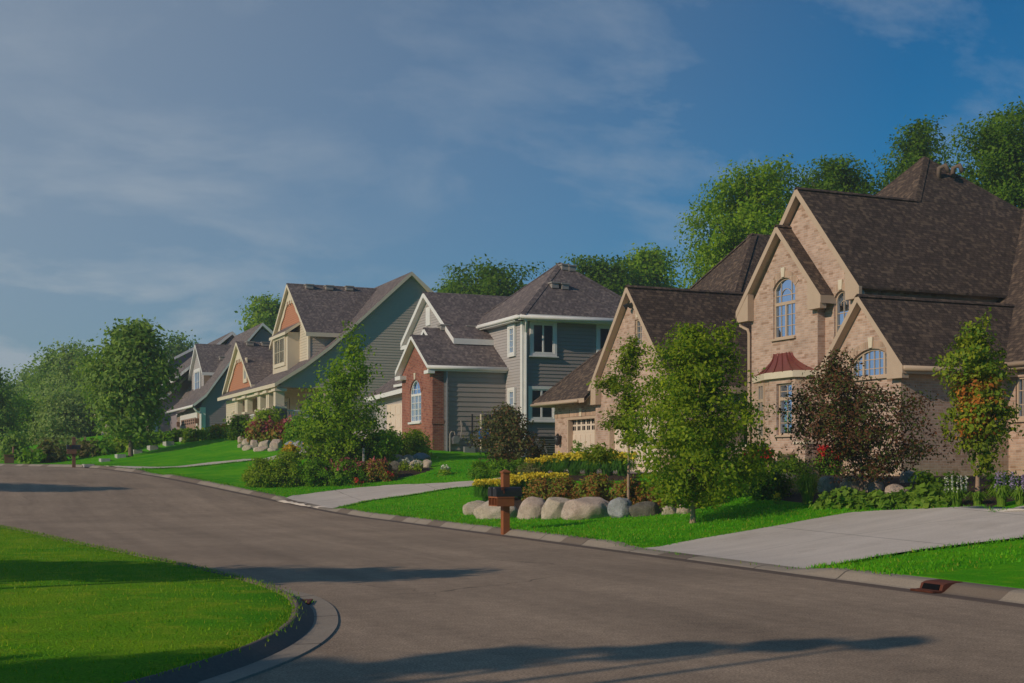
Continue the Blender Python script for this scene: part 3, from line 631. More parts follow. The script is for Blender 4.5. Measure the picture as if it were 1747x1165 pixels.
# rear block under the two pyramid roofs
w.box(25.4, 32.0, 38.8, 45.2, ZB, 6.4); w.box(28.6, 44.0, 33.5, 46.5, ZB, 6.2); w.box(27.6, 40, 18.2, 33.5, ZB, 4.3)
w.build('wall', BW, h1)
mb = MB(); brickwall(mb, 'u', 23.12, -1, [(31.95, ZB), (33.3, ZB), (33.3, 4.3), (31.95, 4.3)], [outline(32.12, 32.92, 2.42, 4.02)], reveal=.16); mb.build('bay_wall', BW, h1)
for (a, b_), wn in ((((23.66, 34.95), (23.12, 33.3)), None), (((23.12, 31.95), (23.66, 31.62)), None)):
    mb = MB(); d = Vector((b_[0] - a[0], b_[1] - a[1], 0)); mb.poly([(a[0], a[1], ZB), (b_[0], b_[1], ZB), (b_[0], b_[1], 4.0), (a[0], a[1], 4.0)], 0); mb.poly([(a[0], a[1], 4.0), (b_[0], b_[1], 4.0), (b_[0], b_[1], 4.3), (a[0], a[1], 4.3)], 1); mb.build('bay_wall', [BW, SO], h1)
window(h1, 'u', 23.12, -1, 32.12, 32.92, 2.42, 4.02, trans=3.55, grid_=((0.5,), (2.8, 3.15, 3.78)), trim='trim_beige', off=-0.1, curtain=[(0.5, 0.98, 3.5)], sill=0.06, label='tall bay window with a transom pane')
mb = MB()      # narrow window on the slanted bay face
a, b_ = Vector((23.66, 34.95, 0)), Vector((23.12, 33.3, 0)); dr = (b_ - a).normalized(); nn = Vector((dr.y, -dr.x, 0)); nn = nn if nn.x < 0 else -nn
def bq(s0, s1, z0, z1, o0, o1):
    A = a + dr * s0; B = a + dr * s1; mb.prism([tuple(A + nn * o0 + Vector((0, 0, z0))), tuple(B + nn * o0 + Vector((0, 0, z0))), tuple(B + nn * o0 + Vector((0, 0, z1))), tuple(A + nn * o0 + Vector((0, 0, z1)))], tuple(nn * (o1 - o0)))
for q in ((0.62, 0.70, 2.42, 4.02), (1.2, 1.28, 2.42, 4.02), (0.62, 1.28, 2.34, 2.42), (0.62, 1.28, 4.02, 4.10), (0.70, 1.2, 3.5, 3.6), (0.94, 0.96, 2.42, 4.02), (0.70, 1.2, 2.79, 2.81), (0.70, 1.2, 3.14, 3.16)): bq(*q, 0.004, 0.06)
wn = mb.build('window', TB, h1); mb = MB(); bq(0.68, 1.22, 2.4, 4.04, 0.005, 0.02); mb.build('pane', M['glass'], wn)
mb = MB(); bq(0.68, 1.22, 2.4, 4.04, 0.001, 0.003); mb.build('room_recess', M['void'], wn)
# copper roof over the bay, with its fascia
mb = MB(); base_ = [(23.66, 35.05), (22.98, 33.38), (22.98, 31.88), (23.66, 31.5)]; top_ = [(23.66, 33.75), (23.52, 33.62), (23.52, 32.95), (23.66, 32.82)]
NL = 7
def bell(k): return k ** 0.62
rows = []
for i in range(NL + 1):
    k = i / NL; z = 4.36 + 0.66 * k; f = 1 - (1 - k) ** 1.7
    rows.append([(x0 + (x1 - x0) * f, y0 + (y1 - y0) * f, z) for (x0, y0), (x1, y1) in zip(base_, top_)])
for r0, r1 in zip(rows, rows[1:]):
    for j in range(3): mb.poly([r0[j], r0[j + 1], r1[j + 1], r1[j]])
mb.poly(rows[-1])
for j, fr_ in [(0, .33), (0, .66), (0, 1), (1, .33), (1, .66), (1, 1), (2, .5)]:
    mb.tube([Vector(r[j]).lerp(Vector(r[j + 1]), fr_) + Vector((-0.01, 0, 0.012)) for r in rows], 0.018, 4)
mb.build('copper_bay_roof', M['copper'], h1)
mb = MB()
for j in range(3):
    (x0, y0), (x1, y1) = base_[j], base_[j + 1]; mb.poly([(x0, y0, 4.18), (x1, y1, 4.18), (x1, y1, 4.38), (x0, y0, 4.38)])
mb.poly([(x, y, 4.18) for x, y in base_]); mb.poly([(x, y, 4.375) for x, y in base_]); mb.build('fascia', M['trim_cream'], h1)
# windows of the brick fronts
window(h1, 'u', 23.66, -1, 32.69, 33.86, 5.52, 7.42, 0.33, mull=(33.275,), trans=6.62, grid_=((0.26, 0.74), (5.9, 6.25, 6.88)), trim='trim_beige', off=-0.06, curtain=[(0.22, 0.48, 6.5), (0.68, 0.98, 6.5)], sill=0.07, arcs=((6.78, 0.30),), label='tall arched upstairs window')
window(h1, 'u', 23.94, -1, 30.42, 31.12, 5.0, 6.72, 0.35, grid_=((0.5,), (5.35, 5.7, 6.05)), trim='trim_beige', off=-0.06, arcs=((6.28, 0.14),))
window(h1, 'u', 23.35, -1, 27.75, 29.6, 3.98, 4.78, 0.36, mull=(28.22, 29.12), grid_=((0.12, 0.38, 0.5, 0.62, 0.88), (4.22, 4.48)), trim='trim_beige', off=-0.06, sill=0.07, label='wide low arched window')
window(h1, 'u', 27.2, -1, 25.75, 27.18, 2.82, 3.98, mull=(26.45,), grid_=((0.12, 0.25, 0.37, 0.62, 0.75, 0.87), (3.2, 3.6)), trim='trim_beige', off=-0.05, curtain=[(0, 0.9, 3.6)], sill=0.06, casing=0.05)
window(h1, 'u', 21.25, -1, 38.16, 38.66, 5.62, 6.54, grid_=((0.5,), (5.85, 6.08, 6.31)), trim='trim_beige', off=-0.06)
# arch bricks and keystones
mb = MB()
for (s0, s1, z1, rise, c) in ((32.69, 33.86, 7.42, .33, 23.66), (30.42, 31.12, 6.72, .35, 23.94), (27.75, 29.6, 4.78, .36, 23.35)):
    sc = (s0 + s1) / 2; o = outline(s0, s1, 0, z1, rise)[2:]; o2 = outline(s0 - .2, s1 + .2, 0, z1 + .22, rise * 1.18)[2:]
    mb = MB()
    for k in range(len(o) - 1): mb.prism([(c + .02, *o[k]), (c + .02, *o[k + 1]), (c + .02, *o2[k + 1]), (c + .02, *o2[k])], (-0.04, 0, 0))
    mb.build('brick_lintel', SO, h1)
mb = MB(); mb.prism([(21.26, 36.7, 3.36), (21.26, 40.85, 3.36), (21.26, 40.85, 3.66), (21.26, 36.7, 3.66)], (-0.03, 0, 0)); mb.prism([(21.41, 41.66, 3.34), (21.41, 45.5, 3.34), (21.41, 45.5, 3.62), (21.41, 41.66, 3.62)], (-0.03, 0, 0))
mb.build_each('brick_lintel', SO, h1)
for c, s, z in ((23.66, 33.275, 7.44), (23.94, 30.77, 6.74), (23.35, 28.67, 4.80), (21.25, 38.8, 3.36), (21.4, 43.12, 3.34), (21.25, 38.41, 6.6)):
    mb = MB(); mb.prism([(c, s - .07, z), (c, s + .07, z), (c, s + .1, z + .3), (c, s - .1, z + .3)], (-0.06, 0, 0)); mb.build('keystone', M['trim_cream'], h1)
# roofs
r = MB(); PB = 1.14
gable_u(r, 23.41, 24.35, 33.36, 2.28, 9.09, 6.6, 0.24)
slab(r, [(23.69, 32.7, 10.17), (23.80, 32.7, 10.17), (23.80, 29.65, 6.7), (23.69, 29.65, 6.7)], 0.26); slab(r, [(23.80, 32.7, 10.17), (33.0, 32.7, 10.17), (37, 29.65, 6.7), (23.80, 29.65, 6.7)], 0.07, trim=0); slab(r, [(23.69, 32.7, 10.17), (33, 32.7, 10.17), (33, 35.75, 6.7), (23.69, 35.75, 6.7)], 0.26); cap(r, (23.69, 32.7, 10.17), (28.4, 32.7, 10.17))
gable_u(r, 23.10, 31.0, 29.0, 1.9, 6.34, 4.2, 0.22)
# wing plane that faces the street
slab(r, [(26.87, 27.2, 4.40), (26.87, 17.6, 4.40), (33.2, 17.6, 10.29), (33.2, 36, 10.29), (26.87, 36, 4.40)], 0.2)
slab(r, [(33.2, 17.6, 10.29), (33.2, 36, 10.29), (40, 36, 4.4), (40, 17.6, 4.4)], 0.2)
# two pyramids
def pyramid(mb, pu, pv, pz, p, d, back=0.0):
    ze = pz - p * d; c = [(pu - d, pv - d, ze), (pu + d + back, pv - d, ze), (pu + d + back, pv + d, ze), (pu - d, pv + d, ze)]; k0 = (pu, pv, pz); k1 = (pu + back, pv, pz)
    for f in ([c[0], c[1], k1, k0], [c[2], c[3], k0, k1], [c[3], c[0], k0], [c[1], c[2], k1]):
        g = [q for i, q in enumerate(f) if q != f[i - 1]]; slab(mb, g, 0.18, skip=tuple(range(1, len(g))))
    for q in c: cap(mb, q, k0 if q[0] < pu else k1, 0.2)
PK = (30.3, 34.43, 12.15)      # peak whose street-corner face runs on from the big south slope
slab(r, [(28.4, 32.68, 10.165), (33.0, 32.68, 10.165), PK], 0.06, trim=0); slab(r, [PK, (28.4, 32.7, 10.17), (26.35, 32.7, 8.06), (26.35, 38.2, 8.06)], 0.1, trim=0); slab(r, [PK, (33.0, 32.7, 10.17), (33.0, 36.2, 10.17)], 0.1, trim=0); slab(r, [PK, (33.0, 36.2, 10.17), (35.4, 38.2, 8.06), (26.35, 38.2, 8.06)], 0.1, trim=0)
cap(r, PK, (28.4, 32.7, 10.17), .17); cap(r, PK, (33.0, 32.7, 10.17), .1); cap(r, PK, (26.35, 38.2, 8.06), .12)
hip(r, 28.0, 44.4, 33.2, 46.9, 6.2, 0.7)
pyramid(r, 28.5, 42.2, 10.67, 1.15, 3.7, 6.0)
# garage roofs
gable_u(r, 21.0, 30.5, 38.83, 3.1, 7.75, 4.12, 0.24)
slab(r, [(20.72, 41.55, 3.95), (20.72, 46.2, 3.95), (23.4, 43.5, 6.63), (23.4, 39.6, 6.63), (21.1, 41.6, 4.33)], 0.16, skip=(1, 2, 3, 4)); slab(r, [(20.72, 46.2, 3.95), (26.1, 46.2, 3.95), (23.4, 43.5, 6.63)], 0.16, skip=(1, 2)); slab(r, [(26.1, 46.2, 3.95), (26.1, 39.6, 3.95), (23.4, 39.6, 6.63), (23.4, 43.5, 6.63)], 0.16)
cap(r, (20.72, 46.2, 3.97), (23.4, 43.5, 6.65)); cap(r, (23.4, 43.5, 6.65), (23.4, 40.2, 6.65))
r.build('roof', [M['shingle_brown'], TB], h1)
# boxed rake ends
mb = MB()
def birdbox(mb, uf, uw, v0, v1, zlo, zhi): mb.prism([(uf + .012, v0, zlo), (uf + .012, v1, zlo), (uf + .012, v1, zhi[1]), (uf + .012, v0, zhi[0])], (uw - uf - .02, 0, 0))
birdbox(mb, 23.41, 23.66, 35.60, 34.95, 6.22, (6.42, 7.1)); birdbox(mb, 23.41, 23.66, 31.12, 31.75, 6.22, (6.42, 7.08))
birdbox(mb, 23.69, 23.94, 29.68, 30.3, 6.36, (6.52, 7.2)); birdbox(mb, 23.10, 23.35, 27.13, 27.75, 3.86, (4.05, 4.7)); birdbox(mb, 23.10, 23.35, 30.88, 30.3, 3.86, (4.05, 4.66))
birdbox(mb, 21.0, 21.25, 41.9, 41.2, 3.7, (3.95, 4.72)); birdbox(mb, 21.0, 21.25, 35.76, 36.4, 3.72, (3.95, 4.66))
# eave soffits
mb.box(23.12, 27.0, 27.12, 27.44, 3.98, 4.10); mb.box(26.9, 27.19, 17.6, 27.1, 4.18, 4.27)
mb.build_each('eave_box', TB, h1)
gutter(h1, (23.12, 27.06, 4.12), (26.86, 27.06, 4.12), 'trim_beige'); gutter(h1, (26.8, 27.1, 4.32), (26.8, 17.7, 4.32), 'trim_beige'); gutter(h1, (20.68, 42.0, 3.86), (20.68, 46.2, 3.86), 'trim_beige', .06)
downspout(h1, [(23.55, 35.62, 6.35), (23.55, 35.55, 6.1), (23.6, 35.2, 5.95), (23.6, 35.14, 5.8), (23.6, 35.14, 1.2)], 'trim_beige')
# garage doors with jamb trim
garage_door(h1, 'u', 21.45, -1, 36.95, 40.6, 1.0, 3.33, cols=8); garage_door(h1, 'u', 21.6, -1, 41.9, 44.35, 1.0, 3.3, cols=6)
mb = MB()
for c, s0, s1, z1 in ((21.25, 36.95, 40.6, 3.35), (21.4, 41.9, 44.35, 3.32)):
    bar(mb, 'u', c, -1, s0, s0 + .09, 1, z1, -.19, .02); bar(mb, 'u', c, -1, s1 - .09, s1, 1, z1, -.19, .02); bar(mb, 'u', c, -1, s0, s1, z1 - .09, z1 + .001, -.188, .022)
mb.build_each('door_frame', TB, h1)
mb = MB(); mb.box(21.16, 21.4, 44.86, 45.1, 2.55, 2.62); mb.tube([(21.28, 44.98, 2.25), (21.26, 44.98, 2.3), (21.26, 44.98, 2.55), (21.28, 44.98, 2.72)], [0.05, 0.11, 0.13, 0.03], 8); mb.build('wall_lamp', M['metal_dark'], h1, True)
mb = MB(); mb.tube([(21.25, 38.6, 6.98), (21.12, 38.6, 6.98)], 0.07, 8)
for dv in (-.14, .14): mb.tube([(21.13, 38.6 + dv * .4, 7.0), (21.03, 38.6 + dv, 7.06), (20.92, 38.6 + dv * 1.5, 6.98)], [0.05, 0.07, 0.1], 8)
mb.build('floodlight', M['metal_dark'], h1)
for x in (1598, 1622):
    r_ = ray(x, 297); t_ = (10.17 - 1.14 * 32.7 - EYE) / (r_[2] - 1.14 * r_[1]); q = r_ * t_
    mb = MB(); pts = [(q[0], q[1] - .1, EYE + q[2] - .15), (q[0], q[1] - .12, EYE + q[2] + .18), (q[0] + .1, q[1] - .3, EYE + q[2] + .25), (q[0] + .2, q[1] - .36, EYE + q[2] + .02)]; mb.tube(pts, .085, 8); mb.build('roof_vent', M['bark'], h1, True)

# ================================================================== grey sided house with the red brick front wing
h2 = empty('grey_house', (22.5, 55, g1(21, 55)), 'grey lap-sided house with hip roof and red brick front wing', 'house')
w = MB(); w2 = MB(); wr = MB()
siding(w, 'v', 51.27, -1, [(22.53, 0.6), (29.1, 0.6), (29.1, 7.9), (22.53, 7.9)], 0.165, 0, 0.034)
siding(w, 'v', 53.2, -1, [(19.5, 0.6), (22.53, 0.6), (22.53, 5.75), (19.5, 5.75)], 0.22, 0, 0.036)
siding(w, 'u', 22.53, -1, [(51.27, 0.6), (57.1, 0.6), (57.1, 7.9), (51.27, 7.9)], 0.13, 1)
siding(w, 'u', 20.8, -1, [(55.7, 4.0), (62.2, 4.0), (62.2, 7.9), (58.9, 9.7), (55.7, 7.9)], 0.13, 1)
siding(w, 'u', 19.75, -1, [(57.5, 0.6), (64.2, 0.6), (64.2, 5.1), (57.5, 5.1)], 0.13, 1)
siding(w, 'v', 55.7, -1, [(20.8, 5.2), (23, 5.2), (23, 7.8), (20.8, 7.8)], 0.13, 0)
w.box(22.6, 29, 51.4, 57, 0.6, 7.85, 0); w.box(21, 30, 56, 62, .6, 7.5, 0); w.box(19.9, 26, 57.7, 64, .6, 5.0, 0)
w.build('siding_wall', [M['sid_grey'], M['sid_light']], h2)
wo_ = outline(54.75, 56.35, 3.46, 5.42, 0.62)
brickwall(wr, 'u', 18.97, -1, [(53.2, 0.6), (57.55, 0.6), (57.55, 5.85), (55.3, 7.3), (53.2, 5.85)], [wo_])
brickwall(wr, 'v', 53.2, -1, [(18.97, 0.6), (19.5, 0.6), (19.5, 5.75), (18.97, 5.75)]); brickwall(wr, 'v', 57.55, 1, [(18.97, 0.6), (20, 0.6), (20, 5.75), (18.97, 5.75)])
wr.box(18.93, 19.52, 53.17, 53.3, 3.3, 3.52); wr.build('brick_wall', M['brick_red'], h2)
window(h2, 'u', 18.97, -1, 54.75, 56.35, 3.46, 5.42, .62, mull=(55.29, 55.82), trans=4.72, grid_=((.165, .5, .83), (3.75, 4.05, 4.35, 4.98)), off=-.05, sill=.09, curtain=[(.08, .2, 4.7), (.4, .55, 4.7), (.75, .9, 4.7)], label='white arched window of the brick wing')
mb = MB(); o = outline(54.75, 56.35, 0, 5.42, .62)[2:]; o2 = outline(54.52, 56.58, 0, 5.66, .74)[2:]
for k in range(len(o) - 1): mb.prism([(18.98, *o[k]), (18.98, *o[k + 1]), (18.98, *o2[k + 1]), (18.98, *o2[k])], (-.035, 0, 0))
mb.build('brick_lintel', M['brick_red'], h2)
MB().prism([(18.97, 55.48, 5.44), (18.97, 55.62, 5.44), (18.97, 55.65, 5.74), (18.97, 55.45, 5.74)], (-.06, 0, 0)).build('keystone', M['trim_cream'], h2)
r = MB(); s2 = [M['shingle_grey'], M['trim_white']]
pyramid(r, 25.75, 54.2, 11.1, .83, 3.6)
# wing: brick gable in front of the larger gable, same right-hand slope
P2 = .66
slab(r, [(18.65, 52.95, 5.92), (18.65, 55.3, 7.47), (19.5, 55.3, 7.47), (19.5, 55.95, 7.9), (22.6, 55.95, 7.9), (22.6, 52.95, 5.92)], .2)
slab(r, [(18.65, 55.3, 7.47), (20.8, 55.3, 7.47), (20.8, 57.65, 5.92), (18.65, 57.65, 5.92)], .2); slab(r, [(19.5, 55.95, 7.9), (22.6, 55.95, 7.9), (22.6, 58.9, 5.95), (19.5, 58.9, 5.95)], .2)
cap(r, (18.65, 55.3, 7.47), (19.6, 55.3, 7.47)); cap(r, (19.5, 55.95, 7.9), (22.6, 55.95, 7.9))
gable_u(r, 20.5, 29, 58.9, 3.55, 10.0, 7.8, .26, 4.3, 7.33)
slab(r, [(19.2, 57.6, 5.2), (19.2, 64.6, 5.0), (21.5, 64.6, 6.6), (21.5, 57.6, 6.8)], .22); slab(r, [(21.5, 57.6, 6.8), (21.5, 64.6, 6.6), (26, 64.6, 5.0), (26, 57.6, 5.0)], .2)
r.build('roof', s2, h2)
mb = MB()
mb.box(20.52, 20.8, 62.5, 61.6, 7.42, 7.62); mb.box(18.66, 18.97, 57.7, 56.9, 5.5, 5.68); mb.box(18.66, 18.97, 52.9, 53.5, 5.55, 5.7); mb.box(19.2, 19.75, 57.7, 59.6, 5.3, 5.42)
mb.box(22.14, 22.5, 50.9, 57.6, 7.86, 7.92); mb.box(22.14, 29.3, 50.62, 51.24, 7.86, 7.915); mb.box(18.7, 22.5, 52.95, 53.17, 5.68, 5.73)
mb.build_each('eave_box', M['trim_white'], h2)
mb = MB(); bar(mb, 'u', 20.8, -1, 58.55, 59.15, 8.35, 9.25, .0, .07); mb.build('gable_vent', M['trim_white'], h2)
mb = MB(); mb.box(22.47, 22.53, 51.2, 51.42, .8, 7.86); mb.box(22.53, 22.66, 51.19, 51.25, .8, 7.86); mb.box(19.66, 19.75, 57.55, 58.85, 1.0, 5.1); mb.build_each('corner_board', M['trim_white'], h2)
gutter(h2, (22.1, 50.6, 7.98), (22.1, 57.7, 7.98), 'trim_white', .08); gutter(h2, (22.1, 50.56, 7.98), (29.3, 50.56, 7.98), 'trim_white', .08); gutter(h2, (18.62, 52.9, 5.82), (22.5, 52.9, 5.82), 'trim_white', .08)
downspout(h2, [(22.35, 50.62, 7.92), (22.45, 50.7, 7.75), (22.62, 51.12, 7.35), (22.62, 51.16, 1.0)], 'trim_white', .055); downspout(h2, [(19.62, 53.1, 5.75), (19.62, 53.1, .9)], 'metal_grey', .055)
for s0, s1, z0, z1, mu in ((22.98, 24.03, 6.46, 7.76, (23.5,)), (22.9, 24.0, 3.55, 4.85, (23.42,)), (26.3, 27.4, 6.46, 7.74, (26.85,))):
    window(h2, 'v', 51.24, -1, s0, s1, z0, z1, mull=mu, off=.06, casing=.13, sill=.05)
for z0, z1 in ((6.5, 7.68), (3.55, 4.82)): window(h2, 'u', 22.5, -1, 52.1, 52.62, z0, z1, grid_=((.5,), [z0 + (z1 - z0) * k / 4 for k in (1, 2, 3)]), off=.06, casing=.14, curtain=[(0, .9, z1 - .1)])
garage_door(h2, 'u', 19.72, -1, 59.2, 62.3, 1.9, 4.55, panes=False, cols=4)
for x, y, zc in ((962, 458, None), (974, 460, None), (945, 489, None), (962, 491, None)):
    r_ = ray(x, y); t_ = (11.1 - .83 * 54.2 - EYE) / (r_[2] - .83 * r_[1]); q = r_ * t_; roof_vent(h2, q[0], q[1], EYE + q[2] + .04, w=.34)
for x, y in ((757, 561), (801, 563)):
    r_ = ray(x, y); t_ = (5.92 - .66 * 52.95 - EYE) / (r_[2] - .66 * r_[1]); q = r_ * t_; roof_vent(h2, q[0], q[1], EYE + q[2] + .04, w=.4)

# ================================================================== taupe cape with terracotta gables
h3 = empty('cape_house', (18, 76, g1(18, 76)), 'taupe sided house with front porch and terracotta gables with cream trim', 'house')
w = MB(); V3 = 71.65
siding(w, 'v', V3, -1, [(18.9, 2.2), (30.5, 2.2), (30.5, 7.5), (24.13, 12.75), (19.3, 8.15), (18.9, 7.9)], .16, 0, .026)
siding(w, 'v', V3, -1, [(16.3, 5.9), (18.9, 5.9), (18.9, 7.88), (16.3, 6.15)], .16, 0, .026)
siding(w, 'u', 18.9, -1, [(V3, 2.2), (84.6, 2.2), (84.6, 6.9), (V3, 6.9)], .16, 1); siding(w, 'u', 16.45, -1, [(84.6, 2.2), (89.1, 2.2), (89.1, 5.9), (84.6, 5.9)], .16, 1)
siding(w, 'v', 84.6, -1, [(16.45, 2.2), (18.9, 2.2), (18.9, 5.9), (16.45, 5.9)], .16, 1); w.box(19, 30.3, V3 + .1, 89, 2.2, 7.0, 0)
w.box(16.1, 16.5, V3 + .05, 84.6, 5.7, 6.0, 2); w.box(16.2, 18.9, V3, 84.6, 3.6, 3.75, 2); w.build('siding_wall', [M['sid_tan'], M['sid_cream'], M['trim_cream']], h3)
g = MB()
siding(g, 'u', 18.25, -1, [(72.7, 7.5), (81.6, 7.5), (81.6, 9.3), (77.2, 12.3), (72.7, 9.3)], .16, 1); siding(g, 'u', 18.22, -1, [(74.2, 10.0), (80.2, 10.0), (77.2, 12.15)], .13, 0)
siding(g, 'v', 72.7, -1, [(18.25, 7.5), (20.5, 7.5), (20.5, 9.3), (18.25, 9.3)], .16, 2)
siding(g, 'u', 16.5, -1, [(79.9, 6.4), (88.8, 6.4), (84.35, 9.25)], .13, 0)
g.box(17.5, 18.3, 75.0, 79.0, 7.15, 9.45, 1); g.build('gable_wall', [M['sid_orange'], M['sid_cream'], M['sid_tan']], h3)
r = MB(); s3 = [M['shingle_grey'], M['trim_cream']]
def flare(z_u, v0, v1, th=.22, end=True):
    for (a, b_) in zip(z_u, z_u[1:]): slab(r, [(a[0], v0, a[1]), (a[0], v1, a[1]), (b_[0], v1, b_[1]), (b_[0], v0, b_[1])], th)
flare([(15.9, 6.12), (17.6, 7.2), (19.2, 8.4), (24.13, 12.96), (31, 7.3)], 71.3, 89.5)
gable_u(r, 17.95, 24, 77.2, 4.95, 12.68, 9.2, .24); gable_u(r, 16.2, 22, 84.35, 5.0, 9.65, 6.5, .24)
slab(r, [(17.3, 74.8, 9.45), (17.3, 79.2, 9.45), (18.25, 79.2, 10.1), (18.25, 74.8, 10.1)], .18)
r.build('roof', s3, h3)
mb = MB()
for (c, vc, z0, zt, hw) in ((18.19, 77.2, 10.0, 12.3, 3.3), (16.46, 84.35, 6.5, 9.3, 4.6)):   # cream apex panel and scalloped rake trim
    mb = MB()
    mb.prism([(c, vc - hw * .3, zt - (zt - z0) * .3), (c, vc + hw * .3, zt - (zt - z0) * .3), (c, vc, zt)], (-.06, 0, 0))
    for sg in (-1, 1):
        for k in range(6):
            a0, a1 = k / 6, (k + 1) / 6; q = lambda a, o: (c, vc + sg * (hw * a - o), zt - (zt - z0) * a)
            mb.prism([q(a0, 0), q(a1, 0), q(a1, .42 + .18 * (k % 2)), q(a0, .42 + .18 * ((k + 1) % 2))], (-.05, 0, 0))
    for k in (-.18, 0, .18): mb.box(c - .12, c, vc + k * hw - .1, vc + k * hw + .1, zt - (zt - z0) * .3 - .22, zt - (zt - z0) * .3)
    mb.build('gable_trim', M['trim_cream'], h3)
MB().box(18.18, 18.3, 72.65, 73.0, 7.5, 9.2).build('corner_board', M['trim_cream'], h3)
window(h3, 'u', 17.5, -1, 75.65, 78.4, 7.65, 9.2, mull=(77.02,), grid_=((.25, .75), (8.4,)), off=.05, casing=.18, curtain=[(0, 1, 9)], trim='trim_cream', label='double window in the boxed dormer')
window(h3, 'u', 16.47, -1, 82.0, 82.75, 7.0, 8.2, grid_=((.5,), (7.6,)), off=.05, casing=.2, trim='trim_cream'); window(h3, 'u', 16.42, -1, 86.2, 86.8, 4.3, 5.0, grid_=((.5,), (4.65,)), off=.04, casing=.08, trim='trim_cream')
window(h3, 'u', 18.85, -1, 80.5, 82.0, 4.1, 5.6, mull=(81.2,), off=.05, casing=.15, trim='trim_white'); window(h3, 'u', 18.85, -1, 74.2, 75.6, 3.8, 5.7, off=.05, casing=.12, trim='trim_white')
for v in (72.0, 74.3, 76.7, 80.6, 83.8):
    mb = MB(); zt = 5.78
    for dv in ((-.22, .22) if v != 72.0 else (0,)):
        q = .17 if v != 72.0 else .26; mb.prism([(16.3 - q, v + dv - q, 4.75), (16.3 + q, v + dv - q, 4.75), (16.3 + q, v + dv + q, 4.75), (16.3 - q, v + dv + q, 4.75)], (0, 0, zt - 4.75))
    mb.box(15.95, 16.65, v - .5, v + .5, zt - .1, zt + .05); mb.box(15.95, 16.65, v - .5, v + .5, 4.68, 4.8); mb.build('porch_column', M['trim_cream'], h3)
    MB().box(15.95, 16.65, v - .48, v + .48, 2.4, 4.68).build('stone_pier', M['stone_pier'], h3)
mb = MB()
for z in (3.95, 4.55): mb.box(16.26, 16.34, 72.3, 84.5, z, z + .07); mb.box(16.3, 18.8, V3 + .1, V3 + .17, z, z + .07)
for v in np.arange(72.4, 84.5, .3): mb.box(16.28, 16.32, v, v + .04, 3.95, 4.6)
for u in np.arange(16.5, 18.8, .16): mb.box(u, u + .04, V3 + .12, V3 + .15, 3.95, 4.6)
mb.build('porch_railing', M['trim_white'], h3)
for x, y in ((527, 491), (561, 493), (595, 494)):
    r_ = ray(x, y); p_ = 3.48 / 4.95; t_ = (12.68 - p_ * 77.2 - EYE) / (r_[2] - p_ * r_[1]); q = r_ * t_; roof_vent(h3, q[0], q[1], EYE + q[2] + .05, w=.45)
for x, y in ((426, 588), (452, 589)):
    r_ = ray(x, y); p_ = 3.15 / 5.0; t_ = (9.65 - p_ * 84.35 - EYE) / (r_[2] - p_ * r_[1]); q = r_ * t_; roof_vent(h3, q[0], q[1], EYE + q[2] + .05, w=.45)

# ================================================================== slate blue house with the brown garage door
h4 = empty('slate_house', (16, 102, g1(16, 102)), 'slate sided house with white trim, gabled dormer and brown garage door', 'house')
w = MB()
siding(w, 'v', 97.35, -1, [(16.1, 2.6), (26, 2.6), (26, 8.5), (20.7, 12.0), (16.1, 6.1)], .18, 0, .026)
siding(w, 'u', 16.1, -1, [(97.35, 2.6), (109.5, 2.6), (109.5, 5.8), (97.35, 5.8)], .18, 1); siding(w, 'u', 17.3, -1, [(109.5, 2.6), (116, 2.6), (116, 5.8), (109.5, 5.8)], .18, 1)
siding(w, 'v', 108, -1, [(17.2, 7), (26, 7), (20.4, 12.4)], .18, 0); siding(w, 'u', 17.05, -1, [(101.9, 7.0), (107.8, 7.0), (107.8, 8.9), (104.8, 11.0), (101.9, 8.9)], .18, 2); siding(w, 'v', 101.9, -1, [(17.05, 7.0), (20, 7.0), (20, 8.9), (17.05, 8.9)], .18, 1)
w.box(16.3, 26, 97.5, 116, 2.6, 5.7, 0); w.box(17.4, 26, 108.1, 116, 5, 7.4, 0); w.build('siding_wall', [M['sid_dark'], M['sid_brown'], M['sid_light']], h4)
r = MB(); s4 = [M['shingle_far'], M['trim_white']]
flare([(15.4, 5.98), (16.4, 6.8), (18.6, 9.9), (20.7, 12.4), (26, 8.0)], 97, 111); gable_u(r, 16.8, 21, 104.8, 3.5, 11.3, 8.75, .24)
slab(r, [(20.4, 107.7, 12.75), (20.4, 120, 12.75), (15.5, 120, 8.6), (15.5, 107.7, 8.6)], .28); slab(r, [(20.4, 107.7, 12.75), (20.4, 120, 12.75), (26, 120, 8), (26, 107.7, 8)], .28)
slab(r, [(16.8, 110.5, 5.9), (16.8, 116.5, 5.9), (18.5, 116.5, 7.6), (18.5, 110.5, 7.6)], .2); r.build('roof', s4, h4)
mb = MB(); mb.box(16.0, 16.1, 97.3, 97.6, 2.8, 5.8); mb.box(16.1, 16.4, 97.27, 97.32, 2.8, 5.8); mb.box(17.0, 17.25, 113.6, 114.2, 2.8, 5.8); bar(mb, 'u', 16.07, -1, 98.9, 107.4, 5.1, 5.5, 0, .06); bar(mb, 'u', 16.07, -1, 98.9, 99.3, 3, 5.1, 0, .06); bar(mb, 'u', 16.07, -1, 107.0, 107.4, 3, 5.1, 0, .06); mb.build_each('corner_board', M['trim_white'], h4)
garage_door(h4, 'u', 16.04, -1, 99.3, 107.0, 2.9, 5.1, 'door_tan', True, 4, 8)
window(h4, 'u', 17.25, -1, 110.2, 113.0, 4.2, 5.4, mull=(111.1, 112.1), grid_=((.16, .5, .84), (4.8,)), off=.05, casing=.25); window(h4, 'u', 17.0, -1, 103.4, 105.9, 7.5, 9.0, mull=(104.65,), grid_=((.25, .75), (8.2,)), off=.05, casing=.25)
